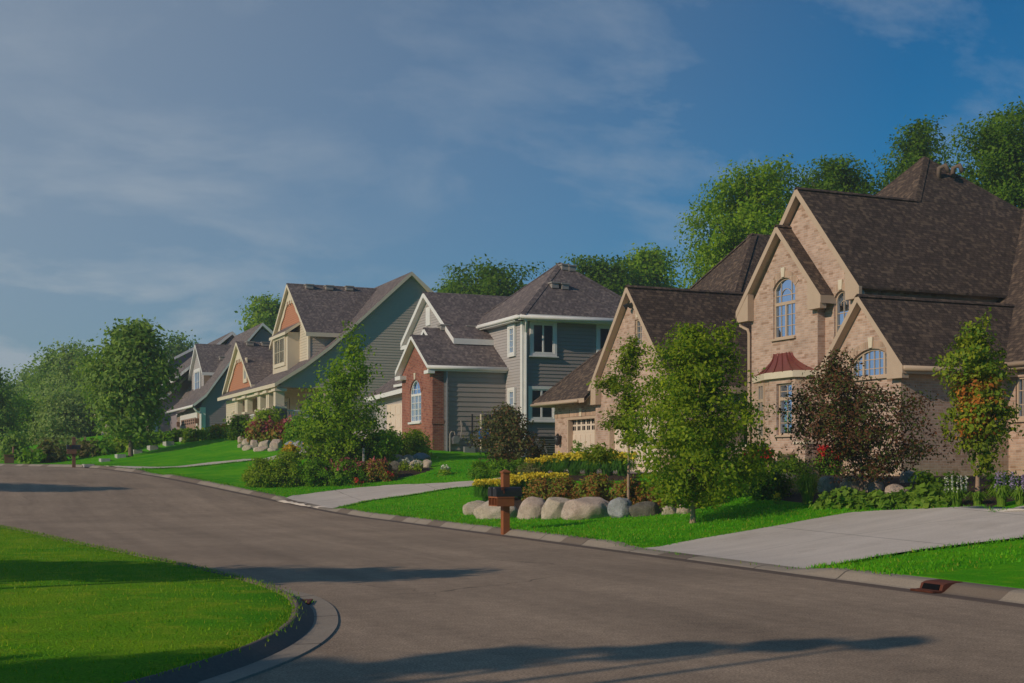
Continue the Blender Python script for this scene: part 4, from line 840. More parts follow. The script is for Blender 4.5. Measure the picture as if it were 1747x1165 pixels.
downspout(h4, [(15.5, 97.2, 5.75), (15.7, 97.2, 5.5), (16.05, 97.25, 5.3), (16.05, 97.25, 2.9)], 'trim_white', .08); gutter(h4, (15.4, 97, 5.85), (15.4, 111, 5.85), 'trim_white', .09)
roof_vent(h4, 18.6, 102.2, 9.95, w=.55)
for v in (98.6, 107.8): MB().box(15.8, 16.05, v - .15, v + .15, 4.6, 5.0).build('wall_lamp', M['cedar_far'], h4)

# ================================================================== dark brown house further along
h5 = empty('brown_house', (15, 122, g1(15, 122)), 'dark brown house with white rakes, mostly behind the round street maple', 'house')
w = MB(); siding(w, 'v', 115.4, -1, [(15.5, 2.6), (24, 2.6), (24, 11), (20.2, 12.1), (17.0, 8.2), (15.5, 7.0)], .2, 0, .03); siding(w, 'u', 15.5, -1, [(115.4, 2.6), (130, 2.6), (130, 6.6), (115.4, 6.6)], .2, 1)
siding(w, 'v', 121.0, -1, [(13.6, 6.4), (22, 6.4), (22, 11.6), (19.3, 12.2), (13.6, 9.0)], .2, 0, .03); w.box(15.7, 24, 115.6, 130, 2.6, 6.5, 0); w.build('siding_wall', [M['sid_dark'], M['sid_brown']], h5)
r = MB(); flare([(14.8, 6.84), (16.1, 7.75), (18.57, 10.25), (20.2, 12.1), (24, 9)], 115, 131, .28)
slab(r, [(13.4, 120.6, 9.2), (13.4, 131, 9.2), (19.3, 131, 12.5), (19.3, 120.6, 12.5)], .26); r.build('roof', [M['shingle_far'], M['trim_white']], h5)
window(h5, 'u', 15.45, -1, 117, 119, 4.3, 5.9, mull=(118,), off=.05, casing=.25); window(h5, 'u', 15.45, -1, 121.5, 123, 7.4, 8.6, off=.05, casing=.25)
h6 = empty('porch_house', (9.6, 104, g1(9.6, 104)), 'porch with pale columns on brick piers beyond the round maple', 'house')
w = MB(); siding(w, 'u', 10.6, -1, [(100, 1.4), (110, 1.4), (110, 5.2), (100, 5.2)], .2, 0); w.box(10.65, 11.1, 100.1, 110, 1.4, 5.0, 0); w.build('siding_wall', M['sid_dark'], h6)
r = MB(); gable_u(r, 8.6, 11.3, 104.8, 5.6, 7.3, 5.0, .22); r.build('roof', [M['shingle_far'], M['trim_cream']], h6)
for x, yb in ((177, 742), (186, 742), (205, 741), (214, 741)):
    a_ = at(x, yb, 95); MB().prism([(a_[0] - .16, a_[1] - .16, a_[2]), (a_[0] + .16, a_[1] - .16, a_[2]), (a_[0] + .16, a_[1] + .16, a_[2]), (a_[0] - .16, a_[1] + .16, a_[2])], (0, 0, 5.0 - a_[2])).build('porch_column', M['trim_cream'], h6)
for x in (182, 196, 210, 222):
    a_ = at(x, 744, 94); MB().box(a_[0] - .35, a_[0] + .35, a_[1] - .35, a_[1] + .35, 1.8, a_[2]).build('brick_pier', M['stone_pier'], h6)
MB().tube([at(168, 707, 95), at(170, 712, 95), at(181, 720, 95), at(181, 742, 95)], .1, 6).build('downspout', M['trim_white'], h6)

# ------------------------------------------------------------------ driveways and beds
drive('driveway', [(1075, 941), (1180, 926), (1300, 906), (1380, 890), (1450, 879), (1560, 872), (1700, 868), (1747, 866), (28, 20, 0), (33, 19, 0)], [(1362, 974), (1500, 955), (1650, 935), (1747, 922), (20, 13.5, 0), (33, 12, 0)])
drive('driveway', [(456, 856), (561, 839), (640, 832), (700, 828), (800, 823), (845, 819), (19.5, 45.8, 0), (21.6, 45.3, 0)], [(549, 872), (625, 857), (700, 846), (760, 837), (820, 829), (18.0, 40.0, 0), (19.6, 37.2, 0), (21.4, 36.6, 0)])
def KX(px, n0=0):
    q = [(KR[i, 0] * CT - KR[i, 1] * ST) / (KR[i, 0] * ST + KR[i, 1] * CT) * FPX + CX if 40 < KR[i, 1] < 70 else 1e9 for i in range(len(KR))]; i = int(np.argmin(np.abs(np.array(q) - px))); return (float(KR[i, 0]), float(KR[i, 1]), 0)
drive('driveway', [KX(172), (280, 798), (350, 791), (425, 784), (470, 779), (19.6, 63.5, 0)], [KX(222), (330, 798), (380, 792), (430, 787), (480, 783), (19.6, 58.5, 0)])
def bed(pts, n=34):
    """mulched bed: closed outline given in photo pixels on the ground"""
    q = [G(*p)[0] if len(p) == 2 else Vector(p) for p in pts]; q = catmull([(p.x, p.y) for p in q + q[:1]], 0.3); c = q.mean(0)
    k = np.linspace(0, 1, 8)[None, :, None]; xy = q[:, None] * (1 - k) + c * k; z = gh(xy[..., 0].ravel(), xy[..., 1].ravel()).reshape(xy.shape[:2]) + .03
    z[:, 0] -= .05
    return grid('mulch_bed', np.concatenate([xy, z[..., None]], 2), M['mulch'])
bed([(1250, 845), (1340, 862), (1450, 868), (1600, 866), (1747, 862), (26.5, 22, 0), (26.9, 27, 0), (23.1, 27.2, 0), (23.0, 31, 0), (22.6, 35, 0)])
bed([(800, 872), (830, 882), (950, 882), (1080, 880), (1190, 872), (1225, 858), (1180, 846), (1000, 846), (850, 850)])
bed([(450, 824), (560, 826), (680, 818), (735, 806), (735, 798), (590, 797), (440, 800)])
bed([(830, 812), (1000, 822), (1085, 818), (1080, 806), (960, 800), (880, 800)])

# ------------------------------------------------------------------ plants
def leaves(rng, C, nrm_up, L_, asp, out=None, spread=0.62):
    """rhombic leaves at centres C; out: outward directions"""
    n = len(C); q = rng.normal(size=(n, 3)) * spread; q[:, 2] += nrm_up
    if out is not None: q += out * 1.0
    q /= np.linalg.norm(q, axis=1)[:, None]; a = np.cross(q, rng.normal(size=(n, 3))); a /= np.linalg.norm(a, axis=1)[:, None]; b_ = np.cross(q, a)
    l = (L_ * rng.uniform(.6, 1.3, n))[:, None]; w = l / asp
    return np.stack([C - a * l * .5, C - a * l * .05 + b_ * w * .5 - q * l * .08, C + a * l * .5, C - a * l * .05 - b_ * w * .5 - q * l * .08], 1)
def prof(env, h):
    """interpolate (height, sideways offset, radius) rows"""
    e = np.array(env); return np.interp(h, e[:, 0], e[:, 1]), np.interp(h, e[:, 0], e[:, 2])
def clumps(seed, env, n, thr=-.12, ns=.9, rough=.28, depth=1.0, outer=.45):
    """clump centres inside a lumpy envelope; coordinates relative to the base, sideways = photo right"""
    rng = np.random.default_rng(seed); e = np.array(env); out = []; dirs = []
    hs = np.linspace(e[0, 0], e[-1, 0], 60); rr = prof(env, hs)[1]; cdf = np.cumsum(rr + .15 * rr.max()); cdf /= cdf[-1]; so_ = Vector((seed * 3.7, seed * 1.3, 0))
    size = max(rr.max(), .3); tries = 0
    while len(out) < n and tries < n * 12:
        tries += 1; h = float(np.interp(rng.random(), cdf, hs)); o, r = prof(env, h); an = rng.uniform(0, 2 * math.pi); k = rng.random() ** outer
        lump = 1 + rough * noise.noise(Vector((math.cos(an) * 1.6, math.sin(an) * 1.6, h / size * 2.1)) + so_) * 1.8 + rough * 1.2 * noise.noise(Vector((math.cos(an) * 3.6, math.sin(an) * 3.6, h / size * 4.6)) + so_)
        x = math.cos(an) * r * k * lump; y = math.sin(an) * r * k * lump * depth
        if noise.noise(Vector((x, y, h)) * (ns / size * 2.2) + so_) < thr: continue
        out.append((float(o) + x, y, h)); dirs.append((math.cos(an) * k, math.sin(an) * k, (h - e[0, 0]) / (e[-1, 0] - e[0, 0]) - .4))
    return np.array(out), np.array(dirs), rng
def toworld(P, base): return np.array(base) + P[:, :1] * np.array(RIGHT) + P[:, 1:2] * np.array(FWD) + P[:, 2:3] * np.array((0, 0, 1.0))
def foliage(seed, base, env, n, per, rc, leaf, asp=1.7, up=.35, **kw):
    C, D, rng = clumps(seed, env, n, **kw); C = np.repeat(C, per, 0); D = np.repeat(D, per, 0); g = np.clip(rng.normal(size=C.shape), -1.45, 1.45) * rc; dn = D / (np.linalg.norm(D, axis=1)[:, None] + 1e-6); al = (g * dn).sum(1)[:, None]; g = g * .8 + dn * al * .6; g[:, 2] *= .8
    Wd = toworld(C + g, base); Dw = toworld(D, (0, 0, 0)); return leaves(rng, Wd, up, leaf, asp, Dw), (C, D)
def pxenv(base_y, cx, levels, t):
    """silhouette rows (y, left, right) in photo pixels -> envelope in metres at depth t"""
    k = t / FPX; e = sorted([((base_y - y) * k, ((l + r) / 2 - cx) * k, (r - l) / 2 * k) for y, l, r in levels]); return e
def trunk(par, base, env, r0, mname, seed, nb=7, h0=None, lean=0.0, bend=.06):
    rng = random.Random(seed); top = env[-1][0]; h0 = h0 or env[0][0]; mb = MB(); pts = []; rad = []
    B = Vector(base)
    om = float(np.mean([q[1] for q in env]))
    def axis(h): return B + RIGHT * om * (h / top) ** 1.5 + Vector((0, 0, h))
    hh = [-.15, 0, .08, h0 * .5, h0] + [h0 + (top * .9 - h0) * k for k in (.2, .4, .6, .8, 1)]
    for h in hh:
        q = axis(max(h, 0)); q.z = B.z + h; wob = bend * r0 * 6; pts.append(q + Vector((rng.uniform(-wob, wob), rng.uniform(-wob, wob), 0)) * (1 if h > h0 * 1.05 else 0)); rad.append(max(.012, r0 * (1.35 if h <= 0 else 1.1 if h < .1 else 1 - .85 * h / top)))
    mb.tube(pts, rad, 8)
    for k in range(nb):
        f = (k + .5) / nb; h = h0 + (top - h0) * f * .75; o, r = prof(env, min(top, h + r0 * 5)); an = k * 2.4 + rng.random(); s = axis(h); e_ = B + RIGHT * (float(o) + math.cos(an) * float(r) * .75) + FWD * math.sin(an) * float(r) * .75 + Vector((0, 0, min(top * .97, h + float(r) * .6)))
        m_ = s.lerp(e_, .5) + Vector((0, 0, -.06 * float(r))); rb = r0 * (.5 - .3 * f); mb.tube([s, m_, e_], [rb, rb * .65, rb * .2], 5)
    return mb.build('trunk', M[mname], par, True)
def tree(name, label, px, py, levels, mats, n, per, rc, leaf, r0, bark='bark', seed=1, t=None, asp=1.7, nb=7, group=None, cx=None, zb=None, extra=None, **kw):
    if t is None: b_, t = G(px, py)
    else:
        a = at(px, py, t); b_ = Vector((a[0], a[1], zb if zb is not None else g1(a[0], a[1])))
    e = pxenv(HY + (EYE - b_.z) * FPX / t, px, levels, t); root = empty(name, b_, label, 'tree', group)
    shr = lambda e_: [(h, o, max(r - 1.25 * rc, r * .3)) for h, o, r in e_]; V, _ = foliage(seed, b_, shr(e), n, per, rc, leaf, asp, **kw); npmesh('crown', V, M[mats] if isinstance(mats, str) else [M[q] for q in mats], root)
    if extra:
        for (em, lv, n2, sd2) in extra:
            V, _ = foliage(sd2, b_, shr(pxenv(HY + (EYE - b_.z) * FPX / t, px, lv, t)), n2, per, rc, leaf, asp, **kw); npmesh('crown', V, M[em], root)
    trunk(root, b_, e, r0, bark, seed, nb, h0=max(.3, e[0][0])); return root
def shrub(name, label, x0, x1, ytop, ybase, mats, n=60, per=14, rc=.09, leaf=.09, seed=1, asp=1.6, cat='shrub', group=None, flower=None, nf=60, fs=.07, ftop=.55, up=.35, shape=None, stems=True, **kw):
    """mounded plant whose silhouette fills the given photo box; ybase is where it meets the ground"""
    b_, t = G((x0 + x1) / 2, ybase); k = t / FPX; w = (x1 - x0) / 2 * k; b_ = b_ + FWD * w * .35; b_.z = g1(b_.x, b_.y); t2 = t + w * .35; k = t2 / FPX
    h = EYE + (HY - ytop) * k - b_.z; w = (x1 - x0) / 2 * k - rc * 1.0; h = max(h, .15)
    e = shape(h, w) if shape else [(0.02, 0, w * .82), (h * .25, 0, w), (h * .55, 0, w * .92), (h * .8, 0, w * .66), (h - rc * .5, 0, w * .22)]
    root = empty(name, b_, label, cat, group); V, (C, D) = foliage(seed, b_, e, n, per, rc, leaf, asp, up, thr=kw.pop('thr', -.3), **kw); FV = V
    if stems:
        mb = MB(); rs = random.Random(seed)
        for q in range(5): a = q * 1.3; mb.tube([b_ + Vector((0, 0, -.08)), b_ + RIGHT * math.cos(a) * w * .3 + FWD * math.sin(a) * w * .3 + Vector((0, 0, h * .35)), b_ + RIGHT * math.cos(a) * w * .6 + FWD * math.sin(a) * w * .5 + Vector((0, 0, h * .65))], [.022, .016, .006], 5)
        mb.build('stems', M['bark_far'], root)
    if flower:
        rng = np.random.default_rng(seed + 7); P = C[rng.integers(0, len(C), nf * 6)]; dd_ = D[rng.integers(0, 1, nf * 6)]
        P = P[(P[:, 2] > h * ftop)][:nf]; 
        r_ = np.linalg.norm(P[:, :2], axis=1, keepdims=True) + 1e-3; P = P.copy(); P[:, :2] *= 1 + .12 / np.maximum(r_, .2) * .5; P[:, 2] += rc * .8 + rng.uniform(0, .05, len(P))
        P = toworld(P, b_); P = np.repeat(P, 5, 0) + rng.normal(size=(len(P) * 5, 3)) * fs * .45; FL = leaves(rng, P, .3, fs, 1.3)
        if nf < 100: npmesh('foliage', np.concatenate([FV, FL]), [M[mats], M[flower]], root, matidx=np.repeat([0, 1], [len(FV), len(FL)])); return root
        npmesh('flowers', FL, M[flower], root)
    npmesh('foliage', FV, M[mats], root); return root
def strapplant(name, label, px, py, wpx, hpx, mname, seed=1, n=90, bw=.022, cat='perennial', group=None, flower=None, nf=26, fs=.09, arch=.55, spikes=0, spike_m=None, fh=1.0, t=None):
    """clump of arching strap leaves, optionally with flowers carried on top"""
    b_, t = G(px, py) if t is None else (Vector((*at(px, py, t)[:2], 0)), t); b_.z = g1(b_.x, b_.y); k = t / FPX; rng = np.random.default_rng(seed); w = wpx / 2 * k; h = hpx * k; root = empty(name, b_, label, cat, group)
    an = rng.uniform(0, 2 * math.pi, n); rad = w * rng.uniform(.3, 1.15, n); r0 = rng.uniform(0, w * .28, n); hh = h * rng.uniform(.4, 1.0, n); d = np.stack([np.cos(an), np.sin(an), np.zeros(n)], 1); sd_ = np.stack([-np.sin(an), np.cos(an), np.zeros(n)], 1); q = []
    K = 4
    for i in range(K):
        def pt(f): return d * (r0 + (rad - r0) * f ** 1.5)[:, None] + np.array((0, 0, 1.0)) * (hh * math.sin(f * math.pi * (.5 + .43 * arch)))[:, None]
        f0, f1 = i / K, (i + 1) / K; w0, w1 = bw * (1 - f0 * .75), bw * (1 - f1 * .85); a, b2 = pt(f0), pt(f1); q.append(np.stack([a - sd_ * w0, a + sd_ * w0, b2 + sd_ * w1, b2 - sd_ * w1], 1))
    V = np.concatenate(q); npmesh('leaves', toworld(V.reshape(-1, 3), b_).reshape(-1, 4, 3), M[mname], root)
    if flower:
        a = rng.uniform(0, 2 * math.pi, nf); rr = w * np.sqrt(rng.random(nf)) * .95; P = np.stack([np.cos(a) * rr, np.sin(a) * rr, h * fh * rng.uniform(.86, 1.08, nf)], 1); P = toworld(P, b_)
        S = np.stack([P + np.array((-.004, 0, 0)), P + np.array((.004, 0, 0)), P * (1, 1, 0) + (.004, 0, b_.z + h * .3), P * (1, 1, 0) + (-.004, 0, b_.z + h * .3)], 1)
        npmesh('flower_stalks', S, M['lf_strap'], root); P = np.repeat(P, 6, 0) + rng.normal(size=(nf * 6, 3)) * fs * .28; npmesh('flowers', leaves(rng, P, .5, fs, 1.6), M[flower], root)
    if spikes:
        a = rng.uniform(0, 2 * math.pi, spikes); rr = w * np.sqrt(rng.random(spikes)) * .8; P = np.stack([np.cos(a) * rr, np.sin(a) * rr, np.full(spikes, h * .7)], 1); P = np.repeat(P, 26, 0); f = np.tile(np.linspace(0, 1, 26), spikes); P[:, 2] += f * h * .75; P += rng.normal(size=P.shape) * np.array((.012, .012, .01)); LV = leaves(rng, toworld(P, b_), .2, .035, 1.4)
        for k_ in range(spikes): npmesh('flower_spike', LV[k_ * 26:(k_ + 1) * 26], M[spike_m or 'fl_lilac'], root)
    return root
def boulder(label, x0, x1, ytop, ybase, mname, seed, group, flat=.7, t=None, raise_=0.0, name='boulder', cat='boulder'):
    b_, t = G((x0 + x1) / 2, ybase) if t is None else (Vector((*at((x0 + x1) / 2, ybase, t)[:2], 0)), t); k = t / FPX; w = (x1 - x0) / 2 * k; z0 = EYE + (HY - ybase) * k; h = (ybase - ytop) * k
    import bmesh
    bm = bmesh.new(); bmesh.ops.create_icosphere(bm, subdivisions=4, radius=1); o = Vector((seed * 5.1, seed * 2.3, seed))
    rr_ = random.Random(seed * 13); PL = []
    for k in range(10):
        q = Vector((rr_.gauss(0, 1), rr_.gauss(0, 1), rr_.gauss(.15, .8))).normalized(); PL.append((q, rr_.uniform(.70, .93)))
    for v in bm.verts:
        n_ = v.co.normalized(); d = 1 + .20 * noise.noise(n_ * 1.1 + o) + .09 * noise.noise(n_ * 2.6 + o) + .03 * noise.noise(n_ * 7 + o)
        f = abs(noise.noise(n_ * 1.7 + o * 2)); d -= .12 * max(0, f - .25)
        q = n_ * d
        for pn, pd in PL:
            e_ = q.dot(pn) - pd
            if e_ > 0: q -= pn * e_ * .96
        q *= 1.10; q.z = math.copysign(abs(q.z) ** .8, q.z); x, y, z = q.x * w, q.y * w * flat, q.z * h * .62 + h * .36
        v.co = RIGHT * x + FWD * y + Vector((0, 0, z))
    me = bpy.data.meshes.new(name); bm.to_mesh(me); bm.free(); me.materials.append(M[mname]); me.polygons.foreach_set('use_smooth', [True] * len(me.polygons))
    ob = bpy.data.objects.new(name, me); COL.objects.link(ob); ob.location = (b_.x, b_.y, 0) ; ob.location.z = z0; ob.location += FWD * w * flat * .6; ORG[ob] = ob.location.copy(); return tag(ob, label, cat, group)

# ================================================================== trees
tree('maple_tree', 'full green young maple on the front lawn, right of the boulder row', 1182, 893, [(853, 1120, 1235), (825, 1085, 1290), (790, 1068, 1305), (750, 1065, 1314), (700, 1068, 1302), (660, 1075, 1285), (620, 1095, 1262), (585, 1130, 1235), (562, 1150, 1205)], 'lf_maple', 800, 38, .14, .085, .055, 'bark_light', 3, rough=.5, thr=-.10, ns=1.5, nb=12,
     extra=[('lf_maple', [(560, 1232, 1246), (590, 1222, 1252), (630, 1205, 1262)], 22, 41)])
TIER = lambda y0, y1, l, r: [(y1, (l * 2 + r) / 3, (l + r * 2) / 3), ((y0 + y1 * 2) / 3, l, r), ((y0 * 2 + y1) / 3, l + 6, r - 6), (y0, l + (r - l) * .35, r - (r - l) * .35)]
tree('honey_locust_tree', 'thin light green young tree with tiered branches before the garage', 1072, 868, [(760, 1066, 1078), (735, 1048, 1100), (690, 1050, 1100), (640, 1045, 1090), (600, 1060, 1100), (578, 1070, 1092)], 'lf_locust', 60, 18, .10, .11, .04, 'bark_light', 8, rough=.4, thr=-.2, asp=2.2, nb=9, up=.9,
     extra=[('lf_locust', TIER(*q), int(n_), 400 + k_) for k_, (q, n_) in enumerate([((580, 612, 1046, 1114), 34), ((612, 640, 1036, 1102), 30), ((638, 672, 1003, 1088), 46), ((672, 700, 1042, 1114), 34), ((702, 735, 1018, 1100), 42), ((735, 758, 1042, 1116), 34), ((762, 786, 984, 1062), 44)])])
tree('crabapple_tree', 'dark purple-leaved crabapple with an open crown in front of the arched window', 1470, 846, [(808, 1415, 1520), (790, 1375, 1560), (765, 1352, 1585), (730, 1345, 1582), (695, 1340, 1556), (665, 1360, 1525), (642, 1380, 1480), (606, 1408, 1440)], 'lf_purple', 600, 28, .15, .08, .05, 'bark', 12, depth=1.25, rough=.5, thr=-.04, ns=1.3, asp=1.9, nb=12,
     extra=[('lf_purple', [(742, 1340, 1380), (690, 1338, 1400), (650, 1372, 1400)], 22, 44)])
tree('young_maple', 'slender young maple with green, yellow and orange-red leaves at the right', 1668, 841, [(800, 1650, 1700), (760, 1640, 1712), (735, 1618, 1725), (700, 1625, 1730), (650, 1612, 1722), (615, 1604, 1718), (585, 1622, 1706), (560, 1640, 1690), (538, 1672, 1684)], 'lf_young', 380, 22, .10, .095, .045, 'bark_light', 17, rough=.45, thr=-.04, ns=1.5, nb=9,
     extra=[('lf_red', [(738, 1640, 1690), (700, 1632, 1705), (668, 1625, 1712), (640, 1632, 1700)], 190, 52)])
tree('crabapple_tree', 'small bronze-leaved tree in front of the grey house wall', 866, 806, [(790, 845, 885), (775, 815, 912), (750, 808, 920), (725, 812, 912), (705, 826, 895), (693, 838, 872)], 'lf_olive', 520, 15, .15, .11, .04, 'bark', 21, rough=.45, thr=-.08, ns=1.2, nb=9)
tree('birch_tree', 'bushy bright green tree with a taller sparse leader beside the cape house', 588, 806, [(788, 550, 635), (772, 514, 655), (748, 496, 662), (722, 500, 656), (695, 508, 645), (668, 522, 632), (645, 536, 618), (622, 552, 600)], 'lf_birch', 460, 26, .23, .15, .09, 'bark', 25, rough=.45, thr=-.08, ns=1.4, nb=12,
     extra=[('lf_birch', [(660, 585, 642), (630, 582, 640), (600, 580, 632), (575, 588, 612), (556, 596, 604)], 55, 56), ('lf_bush', [(790, 610, 668), (765, 605, 682), (740, 615, 668)], 110, 57)])
tree('round_maple_tree', 'round dense maple on the far lawn beside the stone steps', 223, 779, [(735, 186, 259), (715, 166, 271), (690, 156, 284), (650, 149, 294), (620, 156, 291), (595, 171, 284), (575, 191, 269), (562, 216, 257)], 'lf_far', 900, 26, .42, .26, .12, 'bark', 29, rough=.3, thr=-.3, nb=8)
# wood beyond the far end of the street
FT = 'trees of the wood beyond the bend'
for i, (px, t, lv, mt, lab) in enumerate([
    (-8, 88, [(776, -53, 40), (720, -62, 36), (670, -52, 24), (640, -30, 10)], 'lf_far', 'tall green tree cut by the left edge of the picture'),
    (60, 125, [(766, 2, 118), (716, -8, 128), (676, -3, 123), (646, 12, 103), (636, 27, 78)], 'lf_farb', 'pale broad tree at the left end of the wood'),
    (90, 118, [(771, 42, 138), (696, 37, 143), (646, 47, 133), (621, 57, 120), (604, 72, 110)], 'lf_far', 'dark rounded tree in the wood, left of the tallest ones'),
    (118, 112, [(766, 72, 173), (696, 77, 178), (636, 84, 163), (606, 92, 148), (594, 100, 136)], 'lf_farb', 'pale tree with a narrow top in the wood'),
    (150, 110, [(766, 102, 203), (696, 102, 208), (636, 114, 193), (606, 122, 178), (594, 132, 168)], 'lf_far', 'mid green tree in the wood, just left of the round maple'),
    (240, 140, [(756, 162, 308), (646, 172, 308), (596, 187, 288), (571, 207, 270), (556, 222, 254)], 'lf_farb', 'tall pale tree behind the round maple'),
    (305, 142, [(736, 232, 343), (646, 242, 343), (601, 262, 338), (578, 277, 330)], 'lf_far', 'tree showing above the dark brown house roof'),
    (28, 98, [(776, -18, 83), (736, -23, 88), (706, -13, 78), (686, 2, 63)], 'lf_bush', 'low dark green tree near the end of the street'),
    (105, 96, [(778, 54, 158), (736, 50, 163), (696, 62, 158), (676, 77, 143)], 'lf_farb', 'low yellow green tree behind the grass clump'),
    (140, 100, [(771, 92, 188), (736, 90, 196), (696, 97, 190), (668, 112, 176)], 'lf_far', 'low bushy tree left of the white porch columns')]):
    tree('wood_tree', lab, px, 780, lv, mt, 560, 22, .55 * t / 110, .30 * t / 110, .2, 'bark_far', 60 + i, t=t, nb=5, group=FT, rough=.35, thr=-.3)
# trees behind the houses
BT = 'trees behind the houses'
for i, (px, t, lv, mt, n, lab) in enumerate([
    (1290, 66, [(560, 1191, 1399), (480, 1163, 1379), (440, 1161, 1369), (390, 1176, 1371), (350, 1191, 1367), (310, 1216, 1361), (290, 1246, 1349)], 'lf_birch', 620, 'large bright green tree behind the brick house, left of its big gable'),
    (1425, 72, [(420, 1341, 1509), (360, 1346, 1506), (320, 1353, 1503), (295, 1366, 1489), (284, 1391, 1449)], 'lf_back', 330, 'tree crown just above the ridge of the big brick gable'),
    (1566, 74, [(400, 1491, 1649), (300, 1503, 1624), (260, 1515, 1611), (230, 1529, 1601), (216, 1551, 1591)], 'lf_back', 260, 'narrow dark tree top behind the roof peak'),
    (1722, 64, [(450, 1601, 1849), (380, 1609, 1859), (300, 1611, 1859), (250, 1616, 1849), (215, 1641, 1829), (195, 1691, 1799)], 'lf_back', 700, 'tallest dark tree, behind the right end of the brick house'),
    (830, 95, [(600, 741, 929), (520, 739, 921), (490, 749, 914), (470, 766, 909), (458, 791, 881)], 'lf_back', 300, 'dark tree behind the roof of the grey house, on its left'),
    (1040, 92, [(560, 951, 1119), (500, 956, 1109), (475, 966, 1089), (455, 976, 1069), (449, 996, 1049)], 'lf_back', 260, 'tree behind the hip roof of the grey house'),
    (1105, 95, [(560, 1031, 1174), (500, 1041, 1159), (465, 1051, 1151), (442, 1066, 1147), (434, 1081, 1129)], 'lf_birch', 260, 'bright tree between the grey house and the brick garage'),
    (462, 130, [(620, 420, 510), (560, 419, 509), (535, 423, 499), (518, 436, 489)], 'lf_birch', 170, 'tree top left of the tall terracotta gable'),
    (770, 110, [(600, 726, 809), (520, 733, 801), (495, 746, 797), (488, 753, 789)], 'lf_far', 90, 'small tree crown peeping over the grey house ridge')]):
    zb = g1(*at(px, 700, t)[:2]); tree('tree', lab, px, 700, lv, mt, int(n * 2.3), 30, .36 * t / 70, .205 * t / 70, .22, 'bark_far', 90 + i, t=t, nb=8, group=BT, rough=.5, thr=-.32, ns=1.2)
# street trees outside the left edge; the photograph shows their shadows; unseen, rows and crowns shaped to cast them
def street_tree(x, y, h, r, h0, seed, lab, mt='lf_maple'):
    b_ = Vector((x * CT + y * ST, -x * ST + y * CT, .25)); root = empty('street_tree', b_, lab, 'tree', 'street trees beyond the left edge')
    e = [(h0, 0, r * .5), (h0 + (h - h0) * .25, 0, r), (h0 + (h - h0) * .6, 0, r * .85), (h, 0, r * .2)]
    V, _ = foliage(seed, b_, e, 260 if r > .5 else 110, 12, min(.28, r * .35), min(.28, .12 + r * .2), rough=.3, thr=-.4); npmesh('crown', V, M[mt], root); trunk(root, b_, e, .12, 'bark', seed, 6, h0=h0)
for i, (x, y, h, r, h0, lab) in enumerate([(-8.7, 12.0, 4.2, .45, 3.4, 'slim street tree nearest the corner of the left lawn'), (-10.3, 11.85, 4.3, .65, 3.0, 'second street tree left of the corner lawn'), (-12.3, 11.7, 4.5, .8, 2.8, 'third street tree left of the corner lawn'), (-14.6, 11.5, 4.6, .85, 2.7, 'fourth street tree left of the corner lawn'), (-16.8, 11.2, 4.8, 1.1, 2.5, 'farthest street tree left of the corner lawn'),
    (-21.6, 39.7, 4.3, .75, 3.0, 'round street tree far up the left side, nearest the road'), (-24.0, 39.6, 4.5, .9, 2.8, 'round street tree far up the left side, middle one'), (-26.6, 39.4, 4.6, 1.0, 2.7, 'round street tree far up the left side, outermost'),
    (-8.1, 2.25, 6.25, .15, 5.97, 'slimmest unseen tree shaped for the thin road shadow'), (-9.0, 2.1, 6.3, .17, 5.97, 'slim unseen tree shaped for the thin road shadow'), (-10.1, 1.8, 6.3, .22, 5.93, 'unseen tree with a small crown shaped for the road shadow'), (-11.6, 1.35, 6.4, .32, 5.82, 'unseen tree with a rounder crown shaped for the road shadow'), (-13.8, .1, 6.6, .6, 5.5, 'tallest street tree by the side street'), (-14.9, -.7, 6.8, .95, 5.2, 'broad street tree at the far end of the side street'), (-13.2, -1.1, 6.6, .7, 5.3, 'inner street tree across the side street')]):  # tiny high crowns added out of view to cast the tapering road shadow
    street_tree(x, y, h, r, h0, 300 + i, lab)
# ================================================================== boulders
BG = 'boulders along the front bed'
for i, (x0, x1, yt, yb, mt, lab) in enumerate([
    (793, 838, 855, 879, 'rock_tan', 'small tan boulder at the left end of the front row'), (814, 884, 853, 886, 'rock_tan', 'broad pale boulder right behind the mailbox post'),
    (882, 934, 850, 886, 'rock_pink', 'rounded boulder just right of the mailbox post'), (924, 977, 847, 886, 'rock_tan', 'tall tan boulder with an ochre patch'),
    (960, 1048, 849, 886, 'rock_pink', 'widest pinkish boulder in the middle of the row'), (1040, 1081, 850, 883, 'rock_grey', 'blue-grey leaning boulder in the front row'),
    (1078, 1128, 856, 881, 'rock_dark', 'dark grey-green boulder right of the blue-grey one'), (1129, 1157, 863, 879, 'rock_tan', 'small pale rock near the maple trunk'), (1155, 1182, 861, 877, 'rock_pink', 'small rock touching the maple trunk')]):
    boulder(lab, x0, x1, yt, yb, mt, 3 + i, BG)
RG = 'boulders in the bed by the brick house'
for i, (x0, x1, yt, yb, mt, lab) in enumerate([
    (1330, 1360, 806, 828, 'rock_dark', 'dark boulder at the left end of the brick house bed'), (1400, 1440, 812, 842, 'rock_tan', 'lit tan boulder left of the crabapple trunk'), (1438, 1472, 808, 842, 'rock_tan', 'boulder directly behind the crabapple trunk'),
    (1474, 1508, 812, 842, 'rock_pink', 'dappled boulder right of the crabapple trunk'), (1512, 1552, 826, 848, 'rock_pink', 'low pinkish boulder in shade, right of the crabapple'), (1538, 1566, 800, 826, 'rock_tan', 'boulder on top of the bed in dappled light'), (1560, 1584, 804, 822, 'rock_tan', 'pale small rock at the upper right of the bed')]):
    boulder(lab, x0, x1, yt, yb, mt, 23 + i, RG)
WG = 'boulders of the low wall by the grey house'
